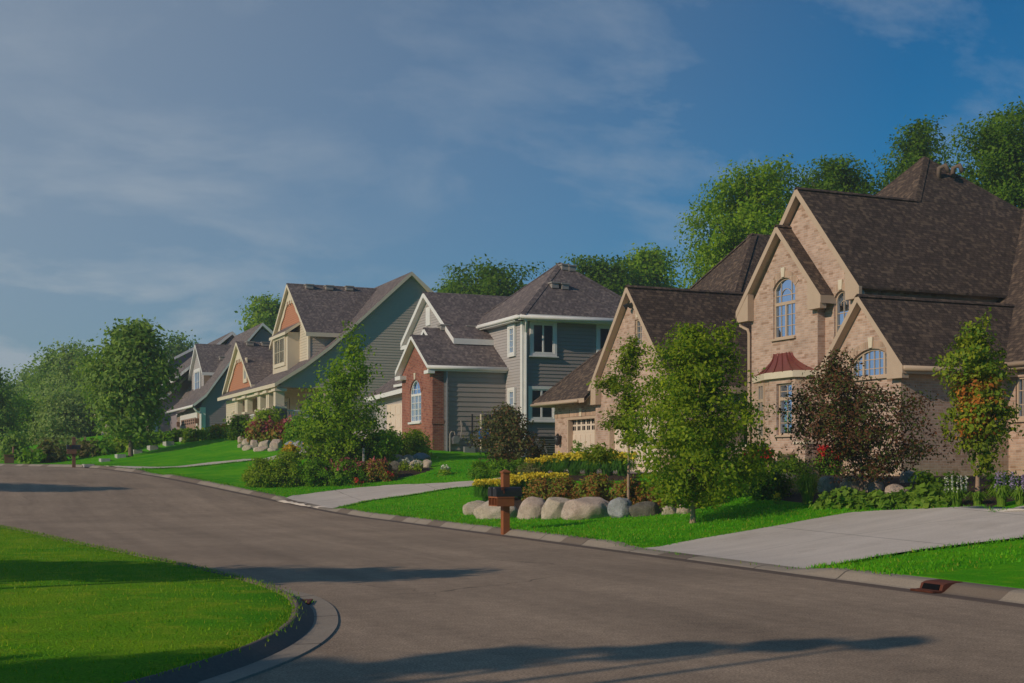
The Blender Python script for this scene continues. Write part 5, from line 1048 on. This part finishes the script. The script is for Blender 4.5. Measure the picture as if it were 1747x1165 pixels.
for i, (x0, x1, yt, yb, mt, lab) in enumerate([
    (560, 592, 778, 800, 'rock_tan', 'leftmost wall boulder, half behind pink flowers'), (592, 616, 776, 800, 'rock_pink', 'narrow wall boulder second from the left'), (616, 637, 773, 799, 'rock_tan', 'upright tan wall boulder'),
    (636, 664, 775, 797, 'rock_tan', 'squared tan wall boulder'), (662, 690, 775, 795, 'rock_tan', 'long flat tan wall boulder'), (686, 706, 775, 794, 'rock_pink', 'low pinkish wall boulder under the clipped bush'),
    (704, 734, 772, 784, 'rock_grey', 'pale grey boulder on top beside the brick corner'), (664, 684, 786, 802, 'rock_dark', 'dark round boulder at the foot of the wall'), (698, 724, 785, 800, 'rock_tan', 'tan boulder at the foot near the brick corner'), (720, 736, 784, 798, 'rock_tan', 'small ochre boulder touching the brick corner')]):
    boulder(lab, x0, x1, yt, yb, mt, 43 + i, WG)
CG = 'boulders of the wall by the cape house'
for i, (x0, x1, yt, yb, mt, lab) in enumerate([
    (405, 416, 744, 757, 'rock_pink', 'small end boulder of the upper course'), (411, 428, 748, 760, 'rock_tan', 'round boulder near the left end, upper course'), (426, 441, 749, 764, 'rock_pink', 'boulder third from the left, upper course'), (440, 464, 750, 766, 'rock_tan', 'wide boulder of the upper course'), (460, 481, 749, 766, 'rock_pink', 'tall pale boulder of the upper course'), (484, 502, 752, 768, 'rock_grey', 'grey boulder in shade, right half of the wall'), (500, 522, 751, 768, 'rock_grey', 'long grey boulder at the right end'),
    (405, 416, 757, 764, 'rock_tan', 'small boulder at the foot of the left end'), (413, 434, 759, 768, 'rock_tan', 'flat boulder of the lower course, left'), (432, 458, 761, 770, 'rock_pink', 'flat boulder of the lower course, middle'), (456, 474, 763, 771, 'rock_tan', 'flat boulder of the lower course, right')]):
    boulder(lab, x0, x1, yt, yb, mt, 63 + i, CG)
SG = 'pale stone blocks stepping up the far lawn'
for i, (x, y) in enumerate([(150, 791), (178, 785), (205, 778.5), (233, 771), (260, 764.5), (287, 757.5), (313, 751)]):
    b_, t = G(x, y + 2); k = t / FPX; hb = [.04, .14, .17, .18, .2, .2, .2][i]
    MB().prism([(b_.x - .22, b_.y - .75, b_.z - .1), (b_.x + .22, b_.y - .7, b_.z - .1), (b_.x + .24, b_.y + .7, b_.z - .1), (b_.x - .2, b_.y + .75, b_.z - .1)], (0, 0, .1 + hb)).build('stone_block', M['slab'], loc=b_)
    tag(bpy.context.scene.objects[-1] if False else COL.objects[-1], ['flat pale slab at the lowest end of the stepped row', 'pale stone block, second lowest of the stepped row', 'pale stone block just left of the round maple trunk', 'pale stone block just right of the round maple trunk', 'pale stone block, third from the top of the stepped row', 'pale stone block, second from the top of the stepped row', 'topmost pale stone block by the brown garage door'][i], 'stone block', SG)
# ================================================================== shrubs and flowers
BB = 'bronze barberry shrubs behind the boulders'
for i, (x0, x1, yt, yb, lab) in enumerate([(896, 955, 818, 860, 'bronze barberry at the left end, behind the mailbox'), (938, 990, 816, 860, 'red-brown barberry second from the left'), (982, 1052, 811, 862, 'tall red-brown barberry in the middle of the row'), (1042, 1122, 817, 864, 'broad barberry with green lower leaves'), (1108, 1182, 819, 866, 'barberry behind the maple trunk'), (1170, 1226, 824, 864, 'barberry at the right end of the row')]):
    shrub('barberry', lab, x0, x1, yt, yb, 'lf_barberry', 260, 18, .075, .075, 101 + i, group=BB)
DG = 'yellow daylilies in the front bed'
for i, (x, y, w_, h_) in enumerate([(832, 858, 44, 36), (862, 857, 42, 36), (892, 852, 44, 38), (918, 848, 44, 36), (944, 845, 40, 34)]):
    strapplant('daylily', ['yellow daylily clump at the left tip of the front bed', 'yellow daylily clump right behind the mailbox', 'yellow daylily clump right of the mailbox', 'yellow daylily clump between mailbox and barberries', 'yellow daylily clump at the right end of the front drift'][i], x, y, w_ * 1.35, h_, 'lf_strap', 120 + i, 320, .02, 'flower', DG, 'fl_yellow', 90, .095, arch=.8)
DG2 = 'yellow daylilies before the garage'
for i, (x, y, w_, h_) in enumerate([(925, 812, 44, 26), (952, 811, 44, 30), (980, 812, 44, 34), (1008, 813, 44, 36), (1036, 813, 44, 36), (1062, 813, 40, 36)]):
    strapplant('daylily', ['leftmost yellow daylily clump below the wall lamp', 'yellow daylily clump below the left edge of the garage door', 'yellow daylily clump below the middle of the single garage door', 'yellow daylily clump below the flower pot', 'yellow daylily clump left of the thin tree trunk', 'yellow daylily clump at the thin tree trunk'][i], x, y, w_ * 1.45, h_, 'lf_strap', 130 + i, 340, .024, 'flower', DG2, 'fl_yellow', 90, .11, arch=.8)
shrub('shrub', 'loose tan and lilac shrub left of the garage daylilies', 872, 935, 790, 818, 'lf_tan', 70, 14, .10, .08, 140)
GB = 'green bushes along the grey house'
for i, (x0, x1, yt, yb, lab) in enumerate([(800, 840, 788, 818, 'bright green bush at the left, below the bronze tree'), (832, 876, 786, 816, 'green bush under the bronze tree trunk'), (870, 905, 786, 812, 'green bush right of the bronze tree')]):
    shrub('bush', lab, x0, x1, yt, yb, 'lf_bush', 200, 16, .10, .085, 145 + i, group=GB)
shrub('rose_bush', 'dark bush with a few white blooms at the brick garage corner', 895, 935, 752, 800, 'lf_olive', 90, 13, .13, .1, 150, flower='fl_white', nf=10, fs=.12)
# bed in front of the brick house
RB = 'green shrubs at the left of the brick house bed'
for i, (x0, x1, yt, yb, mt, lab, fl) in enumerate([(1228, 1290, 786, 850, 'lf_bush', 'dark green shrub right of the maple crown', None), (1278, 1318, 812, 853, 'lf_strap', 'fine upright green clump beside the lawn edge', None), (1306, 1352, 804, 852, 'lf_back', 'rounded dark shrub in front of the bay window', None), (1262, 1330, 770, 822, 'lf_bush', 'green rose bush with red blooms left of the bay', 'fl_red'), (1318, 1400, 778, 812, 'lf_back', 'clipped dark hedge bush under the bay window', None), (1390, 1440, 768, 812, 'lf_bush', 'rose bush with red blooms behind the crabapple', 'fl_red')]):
    shrub('rose_bush' if fl else 'shrub', lab, x0, x1, yt, yb, mt, 120, 15, .10, .085, 160 + i, group=None if fl else RB, flower=fl, nf=70, fs=.15, ftop=.6)
shrub('lime_shrub', 'yellow-green mound before the tan boulders', 1354, 1400, 800, 838, 'lf_lime', 90, 15, .09, .06, 170)
strapplant('upright_perennial', 'upright bright green clump left of the hostas', 1378, 862, 60, 52, 'lf_hosta', 171, 320, .014, 'perennial', arch=.5)
HG = 'hostas along the driveway'
for i, (x, y, w_, h_) in enumerate([(1418, 867, 36, 24), (1445, 866, 40, 30), (1475, 868, 38, 26), (1505, 868, 40, 26), (1535, 868, 40, 28), (1565, 867, 38, 30), (1592, 866, 40, 34)]):
    shrub('hosta', ['leftmost hosta at the end of the driveway row', 'large lime hosta second in the row', 'hosta below the crabapple trunk', 'hosta right of the crabapple trunk', 'hosta in the middle right of the row', 'taller hosta in shade near the long brick wall', 'hosta left of the lilac spikes'][i], x - w_ * .68, x + w_ * .68, y - h_ * 1.05, y + 1, 'lf_hosta', 60, 9, .07, .15, 175 + i, 1.35, 'perennial', HG, up=1.0, stems=False, rough=.3)
for i, (x, y, w_, h_, lab) in enumerate([(1632, 867, 44, 36, 'leafy perennial with pale spikes left of the young maple trunk'), (1668, 866, 40, 26, 'low leafy perennial at the young maple trunk'), (1708, 866, 44, 40, 'tall perennial with lilac flower spikes right of the young maple'), (1740, 866, 36, 36, 'lilac spiked perennial cut by the right picture edge')]):
    strapplant('spiked_perennial', lab, x, y, w_ * 1.2, h_, 'lf_hosta', 185 + i, 120, .024, 'perennial', 'flower-spike perennials at the right', arch=.6, spikes=0 if i == 1 else 9, spike_m='fl_white' if i == 0 else 'fl_lilac')
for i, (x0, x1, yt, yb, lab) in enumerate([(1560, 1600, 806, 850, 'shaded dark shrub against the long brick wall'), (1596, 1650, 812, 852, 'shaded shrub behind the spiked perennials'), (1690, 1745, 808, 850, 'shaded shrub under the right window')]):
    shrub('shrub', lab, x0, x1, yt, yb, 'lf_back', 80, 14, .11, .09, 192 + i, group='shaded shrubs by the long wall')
shrub('small_flower', 'small yellow-flowered plant at the lawn edge', 1318, 1334, 848, 860, 'lf_bush', 12, 10, .05, .05, 196, flower='fl_yellow', nf=10, fs=.07, ftop=.3, stems=False, cat='flower')
# island in front of the grey house
for i, (x0, x1, yt, yb, mt, fl, lab) in enumerate([(414, 470, 784, 832, 'lf_lime', None, 'green bush at the left end of the island'), (455, 520, 776, 832, 'lf_lime', None, 'tall yellow-green bush of the island'), (505, 566, 785, 830, 'lf_bush', None, 'dark green bush in the middle of the island'), (556, 625, 788, 827, 'lf_bush', 'fl_pink', 'spirea with deep pink blooms in the middle of the island'), (612, 672, 788, 823, 'lf_barberry', 'fl_pink', 'red-leaved spirea with pink blooms at the right end')]):
    shrub('spirea' if fl else 'bush', lab, x0 - 3, x1 + 3, yt - 3, yb, mt, 300, 18, .09, .085, 201 + i, flower=fl, nf=90, fs=.09, ftop=.45, group='bushes of the flower island' if not fl else 'pink spireas of the flower island')
for i, (x, y, lab) in enumerate([(607, 828, 'small orange flower at the foot of the spireas'), (664, 820, 'small orange flower at the right end of the island')]):
    shrub('small_flower', lab, x - 9, x + 9, y - 12, y + 3, 'lf_barberry', 14, 10, .05, .06, 207 + i, flower='fl_red', nf=12, fs=.07, ftop=.3, stems=False, cat='flower')
for i, (x0, x1, yt, yb, mt, fl, lab) in enumerate([(472, 518, 764, 786, 'lf_lime', 'fl_gold', 'golden flower clump above the island'), (515, 560, 756, 786, 'lf_olive', 'fl_gold', 'bronze shrub right of the golden flowers'), (550, 612, 762, 792, 'lf_lime', None, 'loose lime shrub in front of the low wall')]):
    shrub('flowering_shrub', lab, x0, x1, yt, yb, mt, 80, 14, .14, .12, 211 + i, flower=fl, nf=60 if i == 0 else 14, fs=.15, ftop=.5)
for i, (x0, x1, yt, yb, lab) in enumerate([(645, 692, 738, 780, 'green rounded bush on the low wall, left one'), (680, 734, 735, 780, 'feathery green bush beside the brick corner')]):
    shrub('bush', lab, x0, x1, yt, yb, 'lf_lime' if i else 'lf_bush', 230, 17, .15, .12, 215 + i, group='bushes on top of the low wall')
for i, (x0, x1, yt, yb, lab) in enumerate([(682, 700, 786, 804, 'small white-flowered plant at the wall foot'), (700, 722, 790, 806, 'pale small plant near the brick corner'), (744, 776, 798, 812, 'low plant with pale blooms at the gas meter')]):
    shrub('small_flower', lab, x0, x1, yt, yb, 'lf_lime', 26, 11, .09, .09, 218 + i, flower='fl_white', nf=8, fs=.1, stems=False, cat='flower')
# cape house planting
for i, (x0, x1, yt, yb, mt, fl, lab) in enumerate([(388, 424, 712, 750, 'lf_back', None, 'dark rounded bush left of the porch'), (418, 492, 700, 748, 'lf_lime', None, 'bright green bush in front of the porch'), (420, 472, 722, 756, 'lf_barberry', 'fl_pink', 'pink flowering bush left, over the boulder wall'), (462, 512, 722, 757, 'lf_barberry', 'fl_pink', 'pink flowering bush right, over the boulder wall'), (486, 540, 712, 760, 'lf_bush', None, 'dark bush right of the stone pier'), (358, 390, 732, 748, 'lf_lime', 'fl_gold', 'golden flower mound left of the cape house')]):
    shrub('flowering_shrub' if fl else 'bush', lab, x0, x1, yt, yb, mt, 200, 15, .2, .17, 221 + i, flower=fl, nf=60, fs=.24, ftop=.35)
# far gardens
for i, (x0, x1, yt, yb, mt, lab) in enumerate([(58, 108, 753, 789, 'lf_tan', 'tall tan ornamental grass clump near the far mailbox'), (42, 68, 775, 791, 'lf_bush', 'small green bush left of the tan grass'), (135, 165, 757, 780, 'lf_tan', 'pale shrub right of the far mailbox'), (160, 200, 752, 776, 'lf_bush', 'green shrub below the porch columns'), (190, 225, 748, 772, 'lf_lime', 'light shrub left of the maple trunk'), (232, 262, 738, 762, 'lf_bush', 'green shrub right of the maple trunk'), (268, 292, 744, 757, 'lf_bush', 'rounded bush below the white window'), (296, 318, 740, 753, 'lf_back', 'small dark bush left of the brown garage'), (322, 346, 738, 752, 'lf_lime', 'light ornamental grass in front of the brown garage'), (100, 130, 750, 778, 'lf_farb', 'pale bush behind the far mailbox'), (0, 40, 740, 786, 'lf_far', 'bush at the left picture edge near the bench')]):
    shrub('bush', lab, x0, x1, yt, yb, mt, 80, 12, .3, .28, 231 + i, group='bushes of the far gardens')
shrub('flowering_shrub', 'golden flowers behind the maple trunk', 226, 246, 742, 758, 'lf_lime', 40, 12, .24, .2, 243, flower='fl_gold', nf=40, fs=.25, ftop=.3)

# ================================================================== mailboxes
def mailbox(px, py, sc, wood, lab):
    b_, t = G(px, py); root = empty('mailbox', b_, lab, 'mailbox', 'wooden mailbox posts at the kerb'); X = lambda s, f, z: b_ + (Vector((0, -1, 0)) * s + Vector((1, 0, 0)) * f) * sc + Vector((0, 0, z * sc))
    mb = MB()
    def pbox(mb, s0, s1, f0, f1, z0, z1): mb.prism([X(s0, f0, z0), X(s1, f0, z0), X(s1, f1, z0), X(s0, f1, z0)], X(0, 0, z1) - X(0, 0, z0))
    a_ = 0.0
    def rot(s, f): return (s * math.cos(a_) + f * math.sin(a_), -s * math.sin(a_) + f * math.cos(a_))
    def rbox(mb, s0, s1, f0, f1, z0, z1):
        q = [rot(s0, f0), rot(s1, f0), rot(s1, f1), rot(s0, f1)]; mb.prism([X(*p, z0) for p in q], X(0, 0, z1) - X(0, 0, z0))
    rbox(mb, -.075, .075, -.075, .075, -.1, 1.34); mb.build('post', M[wood], root)
    mb = MB(); q = [rot(s, f) for s, f in ((-.095, -.095), (.095, -.095), (.095, .095), (-.095, .095))]; rbox(mb, -.095, .095, -.095, .095, 1.34, 1.365); n0 = [X(*p, 1.365) for p in q]; tp_ = X(0, 0, 1.42)
    for k in range(4): mb.poly([n0[k], n0[(k + 1) % 4], tp_])
    mb.build('post_cap', M[wood], root)
    # cross arm and the two newspaper boxes below
    mb = MB(); rbox(mb, -.23, .27, -.30, .10, .80, .83); mb.build('shelf', M[wood], root)
    mb = MB()
    for s0, s1 in ((-.22, -.205), (-.06, -.045), (.12, .135), (.245, .26)): rbox(mb, s0, s1, -.30, .10, .645, .80)
    rbox(mb, -.22, .26, -.30, .10, .625, .645); rbox(mb, -.205, .245, .085, .10, .645, .80); mb.build('newspaper_box', M[wood], root)
    for s in (-.135, .145):
        mb = MB(); pr = [(-.115, 0), (.115, 0), (.115, .12)] + [(.115 * math.cos(t_), .12 + .09 * math.sin(t_)) for t_ in np.linspace(.3, math.pi - .3, 6)] + [(-.115, .12)]
        v0 = [X(*rot(s + x, -.30), .83 + z) for x, z in pr]; d_ = X(*rot(s, .28), 0) - X(*rot(s, -.30), 0); mb.prism(v0, d_); bx = mb.build('box', M['metal_dark'], root)
        mb = MB(); v0 = [X(*rot(s + x * .9, -.312), .838 + z * .92) for x, z in pr]; mb.prism(v0, d_ * .025); mb.build('lid', M['metal_dark'], bx)
        mb = MB(); rbox(mb, s - .012, s + .012, -.33, -.312, 1.0, 1.03); mb.build('handle', M['metal_grey'], bx)
    mb = MB(); rbox(mb, .262, .275, -.15, -.13, .9, 1.0); rbox(mb, .262, .275, -.2, -.13, .97, 1.03); mb.build('flag', M['rust'], root)
    return root
mailbox(862, 913, 1.0, 'cedar', 'brown cedar post with two black mailboxes on the near kerb')
mailbox(126, 797.5, 1.0, 'cedar_far', 'weathered post with dark mailboxes at the far kerb')
# ================================================================== small things
def drain(px, py, lab, w_=.9, onleft=False):
    if onleft: r_ = ray(px, py); t = (.06 - EYE) / r_[2]; b_ = Vector((r_[0] * t, r_[1] * t, .0)); d = Vector((.35, .94, 0)).normalized()
    else:
        b_, t = G(px, py, 10.0); i = ((KR - np.array((b_.x, b_.y))) ** 2).sum(1).argmin(); b_ = Vector((KR[i, 0], KR[i, 1], 0)); d = Vector((KN[i, 1] * -1, KN[i, 0], 0))
    n_ = Vector((d.y, -d.x, 0)); root = empty('storm_drain', b_, lab, 'drain'); P_ = lambda s, o, z: b_ + d * s + n_ * o + Vector((0, 0, z)); h = w_ / 2
    mb = MB()
    if not onleft:
        mb.prism([P_(-h, -.11, .0), P_(-h, -.07, .10), P_(-h, .0, .122), P_(-h, .22, .132), P_(-h, .22, .0)], d * w_); mb.build('hood', M['rust'], root)
        mb = MB(); mb.prism([P_(-h + .05, -.112, .035), P_(-h + .05, -.075, .10), P_(-h + .05, -.04, .10), P_(-h + .05, -.05, .035)], d * (w_ - .1)); mb.build('opening', M['void'], root)
    mb = MB(); o0, o1 = (-.24, -.10) if not onleft else (-.12, .12)
    for k in range(9): s = -h + w_ * (k + .5) / 9; mb.prism([P_(s - .018, o0, .012), P_(s + .018, o0, .012), P_(s + .018, o1, .012), P_(s - .018, o1, .012)], (0, 0, .02))
    for o in (o0, o1 - .04): mb.prism([P_(-h, o, .010), P_(h, o, .010), P_(h, o + .04, .010), P_(-h, o + .04, .010)], (0, 0, .024))
    mb.build('grate', M['rust'], root); mb = MB(); mb.prism([P_(-h, o0, .004), P_(h, o0, .004), P_(h, o1, .004), P_(-h, o1, .004)], (0, 0, .005)); mb.build('frame', M['rust' if onleft else 'void'], root)
drain(1607, 1010, 'rusty storm drain inlet in the right-hand kerb', .38); drain(512, 1021, 'rusty drain grate in the corner kerb of the left lawn', .4, True)
# meters at the grey house
b_ = Vector((19.95, 53.0, g1(19.95, 53.0))); root = empty('gas_meter', b_, 'grey gas meter with bent pipes beside the brick corner', 'meter'); b_ = Vector((*b_.xy, b_.z))
MB().tube([b_ + Vector((-.22, 0, -.1)), b_ + Vector((-.22, 0, .8)), b_ + Vector((-.15, 0, .9)), b_ + Vector((-.02, 0, .9)), b_ + Vector((.02, 0, .75))], .03, 8).build('pipe', M['vent_metal'], root)
mb = MB(); mb.tube([b_ + Vector((.05, -.12, .55)), b_ + Vector((.05, .12, .55))], .17, 12); mb.box(b_.x - .1, b_.x + .2, b_.y - .1, b_.y + .1, b_.z + .35, b_.z + .55); mb.build('body', M['metal_grey'], root)
MB().tube([b_ + Vector((.3, .05, .6)), b_ + Vector((.36, .05, 1.0)), b_ + Vector((.36, .15, 1.4))], .025, 6).build('riser', M['vent_metal'], root)
b_ = Vector((21.1, 53.0, g1(21.1, 53))); root = empty('electric_meter', b_, 'electric meter boxes on posts with a blue cover by the grey wall', 'meter')
for dx in (-.3, .12): MB().tube([b_ + Vector((dx, 0, -.1)), b_ + Vector((dx, 0, 1.75))], .04, 6).build('conduit', M['trim_cream' if dx > 0 else 'metal_dark'], root)
MB().box(b_.x + .02, b_.x + .5, b_.y - .12, b_.y + .05, b_.z + .65, b_.z + 1.1).build('blue_box', M['blue_paint'], root)
MB().box(b_.x + .3, b_.x + .85, b_.y - .05, b_.y + .1, b_.z + .75, b_.z + 1.75).build('meter_box', M['metal_dark'], root)
MB().box(b_.x - .75, b_.x - .25, b_.y - .25, b_.y - .02, b_.z - .1, b_.z + .28).build('utility_pedestal', M['metal_grey'], root)
b_ = Vector((23.3, 50.4, g1(23.3, 50.4))); root = empty('air_conditioner', b_, 'dark air conditioner unit behind the bronze tree', 'air conditioner')
MB().box(b_.x - .5, b_.x + .5, b_.y - .4, b_.y + .4, b_.z - .1, b_.z + .95).build('cabinet', M['metal_dark'], root); mb = MB()
for k in range(8): mb.box(b_.x - .51, b_.x + .51, b_.y - .41, b_.y + .41, b_.z + .12 + k * .1, b_.z + .15 + k * .1)
mb.build('louvre', M['metal_grey'], root)
# pot with a red flower at the garage
b_, t = Vector((20.6, 41.75, 1.17)), 0; b_.z = g1(20.6, 41.75); root = empty('flower_pot', b_, 'terracotta pot with a green plant between the garage doors', 'flower pot')
MB().tube([b_, b_ + Vector((0, 0, .32)), b_ + Vector((0, 0, .40)), b_ + Vector((0, 0, .42))], [.15, .22, .24, .24], 14).build('pot', M['terracotta'], root, True)
V, _ = foliage(301, b_ + Vector((0, 0, .42)), [(0, 0, .2), (.3, 0, .3), (.6, 0, .1)], 40, 10, .07, .09); npmesh('plant', V, M['lf_bush'], root)
# entrance piers, coping wall and basin before the bay
for i, (x, yt, yb, lab) in enumerate([(1377, 757, 790, 'right brick pier with a stone cap in front of the bay'), (1284, 762, 792, 'left brick pier with a stone cap in front of the bay')]):
    a_ = at(x, yt, 37.0 if i == 0 else 38.2); zg = g1(a_[0], a_[1]); root = empty('brick_pier', (a_[0], a_[1], zg), lab, 'pier', 'brick piers before the bay window')
    MB().box(a_[0] - .24, a_[0] + .24, a_[1] - .24 - .2 * i, a_[1] + .24 + .3 * i, zg - .1, a_[2]).build('shaft', BW, root); MB().box(a_[0] - .29, a_[0] + .29, a_[1] - .29 - .2 * i, a_[1] + .29 + .3 * i, a_[2], a_[2] + .06).build('cap', M['trim_cream'], root)
a_ = at(1345, 772, 37.8); zg = g1(a_[0], a_[1]); root = empty('stone_basin', (a_[0], a_[1], zg), 'shallow round tan basin between the two brick piers', 'basin'); A_ = Vector((a_[0], a_[1], 0))
MB().tube([A_ + Vector((0, 0, zg - .1)), A_ + Vector((0, 0, a_[2] - .2)), A_ + Vector((0, 0, a_[2] - .12)), A_ + Vector((0, 0, a_[2]))], [.2, .14, .3, .5], 20).build('bowl', BW, root, True)
# fence stakes on the island, shed, bench
for i, (x, y, h_, lab) in enumerate([(592, 806, .8, 'short pale stake behind the pink spireas'), (620, 808, 1.0, 'taller pale stake behind the right spirea')]):
    b_, t = G(x, y); mb = MB(); mb.prism([b_ + Vector((-.03, -.03, -.1)), b_ + Vector((.03, -.03, -.1)), b_ + Vector((.03, .03, -.1)), b_ + Vector((-.03, .03, -.1))], (0, 0, h_ + .1)); tag(mb.build('garden_stake', M['slab'], loc=b_), lab, 'stake', 'stakes in the flower island')
a_ = at(68, 752, 100); zg = g1(a_[0], a_[1]); root = empty('garden_shed', (a_[0], a_[1], zg), 'small shed with brown gable roof and pale wall among the trees', 'shed'); w = MB(); w.box(a_[0] - 1.0, a_[0] + 1.0, a_[1] - 1.4, a_[1] + 1.4, zg - .2, a_[2]); w.build('wall', M['sid_cream'], root)
r = MB(); z_ = a_[2]; slab(r, [(a_[0] - 1.3, a_[1] - 1.7, z_ - .1), (a_[0] - 1.3, a_[1] + 1.7, z_ - .1), (a_[0], a_[1] + 1.7, z_ + .95), (a_[0], a_[1] - 1.7, z_ + .95)], .12); slab(r, [(a_[0] + 1.3, a_[1] - 1.7, z_ - .1), (a_[0] + 1.3, a_[1] + 1.7, z_ - .1), (a_[0], a_[1] + 1.7, z_ + .95), (a_[0], a_[1] - 1.7, z_ + .95)], .12); r.build('roof', [M['shingle_far'], M['trim_cream']], root)
b_, t = G(15, 790); root = empty('garden_bench', b_, 'dark wooden bench near the left edge of the far lawn', 'bench')
MB().box(b_.x - .25, b_.x + .25, b_.y - .8, b_.y + .8, b_.z + .42, b_.z + .47).build('seat', M['cedar_far'], root); MB().box(b_.x + .2, b_.x + .25, b_.y - .8, b_.y + .8, b_.z + .55, b_.z + .9).build('backrest', M['cedar_far'], root)
for dv in (-.7, .7): MB().box(b_.x - .22, b_.x + .25, b_.y + dv - .04, b_.y + dv + .04, b_.z - .05, b_.z + .42).build('leg', M['cedar_far'], root)

# ================================================================== grass blades
def blades(name, xy, z, hgt, wid, m_, seed, lab=None):
    rng = np.random.default_rng(seed); n = len(xy); an = rng.uniform(0, math.pi, n); lean = rng.normal(size=(n, 2)) * .35; hh = hgt * rng.uniform(.5, 1.25, n); ww = wid * rng.uniform(.7, 1.3, n)
    B_ = np.concatenate([xy, (z - .004)[:, None]], 1); s_ = np.stack([np.cos(an) * ww, np.sin(an) * ww, np.zeros(n)], 1); T_ = B_ + np.concatenate([lean * hh[:, None], hh[:, None]], 1)
    o = npmesh(name, np.stack([B_ - s_, B_ + s_, T_], 1), m_); o['kind'] = 'stuff'; o['label'] = lab; o['category'] = 'grass'; return o
rng = np.random.default_rng(5)
n = 200000; k = rng.random(n) ** 1.0 * .34; idx = rng.integers(0, len(LE), n); sel = (LE[idx, 1] < 36) & (LE[idx, 1] > 5.5) & (LE[idx, 0] > -3.5); idx = idx[sel]; k = k[sel]; jit = rng.normal(size=(len(idx), 2)) * .12
xy = LE[idx] * (1 - k[:, None]) + CEN * k[:, None] + jit * (k[:, None] > .02); 
inframe = (xy[:, 0] > -1.2); xy = xy[inframe]; k = k[inframe]; z = (.095) * (1 - k) + .5 * k + float(zroad(np.array(20.0)))
i_ = rng.integers(0, len(LE), 16000); i_ = i_[(LE[i_, 1] < 34) & (LE[i_, 1] > 6.0)]; xe = LE[i_] + LN[i_] * rng.uniform(-.06, .05, (len(i_), 1)) + rng.normal(size=(len(i_), 2)) * .06
xy = np.concatenate([xy, xe]); z = np.concatenate([z, np.full(len(xe), .095)])
blades('grass', xy, z, .036, .006, M['grass_left'], 6, 'sunlit mown grass of the left corner lawn')
def scatter(n, d0, d1, a0, a1, seed):
    rng = np.random.default_rng(seed); i = rng.integers(np.searchsorted(KA, a0), np.searchsorted(KA, a1), n); d = rng.uniform(d0, d1, n); xy = KR[i] + KN[i] * d[:, None] + rng.normal(size=(n, 2)) * .1; return xy, h_ad(i, d), i, d
DRVXY = [o for o in COL.objects if o.name.startswith(('driveway', 'mulch_bed'))]
from mathutils.bvhtree import BVHTree
BV = []
for o in DRVXY:
    me = o.data; BV.append(BVHTree.FromPolygons([(v.co.x, v.co.y, 0) for v in me.vertices], [tuple(p.vertices) for p in me.polygons]))
def clear(xy):
    out = np.ones(len(xy), bool)
    for i, (x, y) in enumerate(xy):
        for b2 in BV:
            h_ = b2.find_nearest((x, y, 0), .06)
            if h_[0] is not None: out[i] = False; break
    return out
a0 = arc_of(10.7, 13.0); a1 = arc_of(9.0, 46)
xy, z, i, d = scatter(60000, .27, 9.5, a0, a1, 8); c_ = clear(xy)
xy2, z2, _, _ = scatter(9000, .26, .36, a0, arc_of(4.5, 62), 9); c2 = clear(xy2)
blades('grass', np.concatenate([xy[c_], xy2[c2]]), np.concatenate([z[c_], z2[c2]]), .055, .012, M['grass'], 10, 'green mown grass of the house lawns along the kerb')

def edge_grass(seed):
    rng = np.random.default_rng(seed); out = []
    for E_ in EDGES:
        n = len(E_) * 60; i = rng.uniform(0, len(E_) - 1.001, n); k = i.astype(int); f = (i - k)[:, None]; out.append(E_[k] * (1 - f) + E_[k + 1] * f + rng.normal(size=(n, 2)) * .035)
    xy = np.concatenate(out); xy = xy[(xy[:, 0] < 20) & (((xy[:, None] - KR[None]) ** 2).sum(2).min(1) > .5 ** 2)]; return xy, gh(xy[:, 0], xy[:, 1]) + .02
xy, z = edge_grass(77); blades('grass', xy, z, .055, .012, M['grass'], 78, 'longer grass growing along the driveway edges')

# ------------------------------------------------------------------ haze: the air of the whole place
hz = MB().box(-360, 360, -210, 490, -1.6, 34).build('haze', bpy.data.materials.new('haze')); hz['kind'] = 'stuff'; hz['label'] = 'thin bluish morning haze over the street'; hz['category'] = 'haze'
hm = hz.data.materials[0]; hm.use_nodes = True; t = hm.node_tree; t.nodes.clear(); pv = N(t, 'ShaderNodeVolumePrincipled'); pv.inputs['Color'].default_value = (0.70, 0.82, 0.95, 1); pv.inputs['Density'].default_value = 0.0007; pv.inputs['Anisotropy'].default_value = 0.0
L(t, pv.outputs[0], N(t, 'ShaderNodeOutputMaterial').inputs['Volume']); SC.cycles.volume_bounces = 1
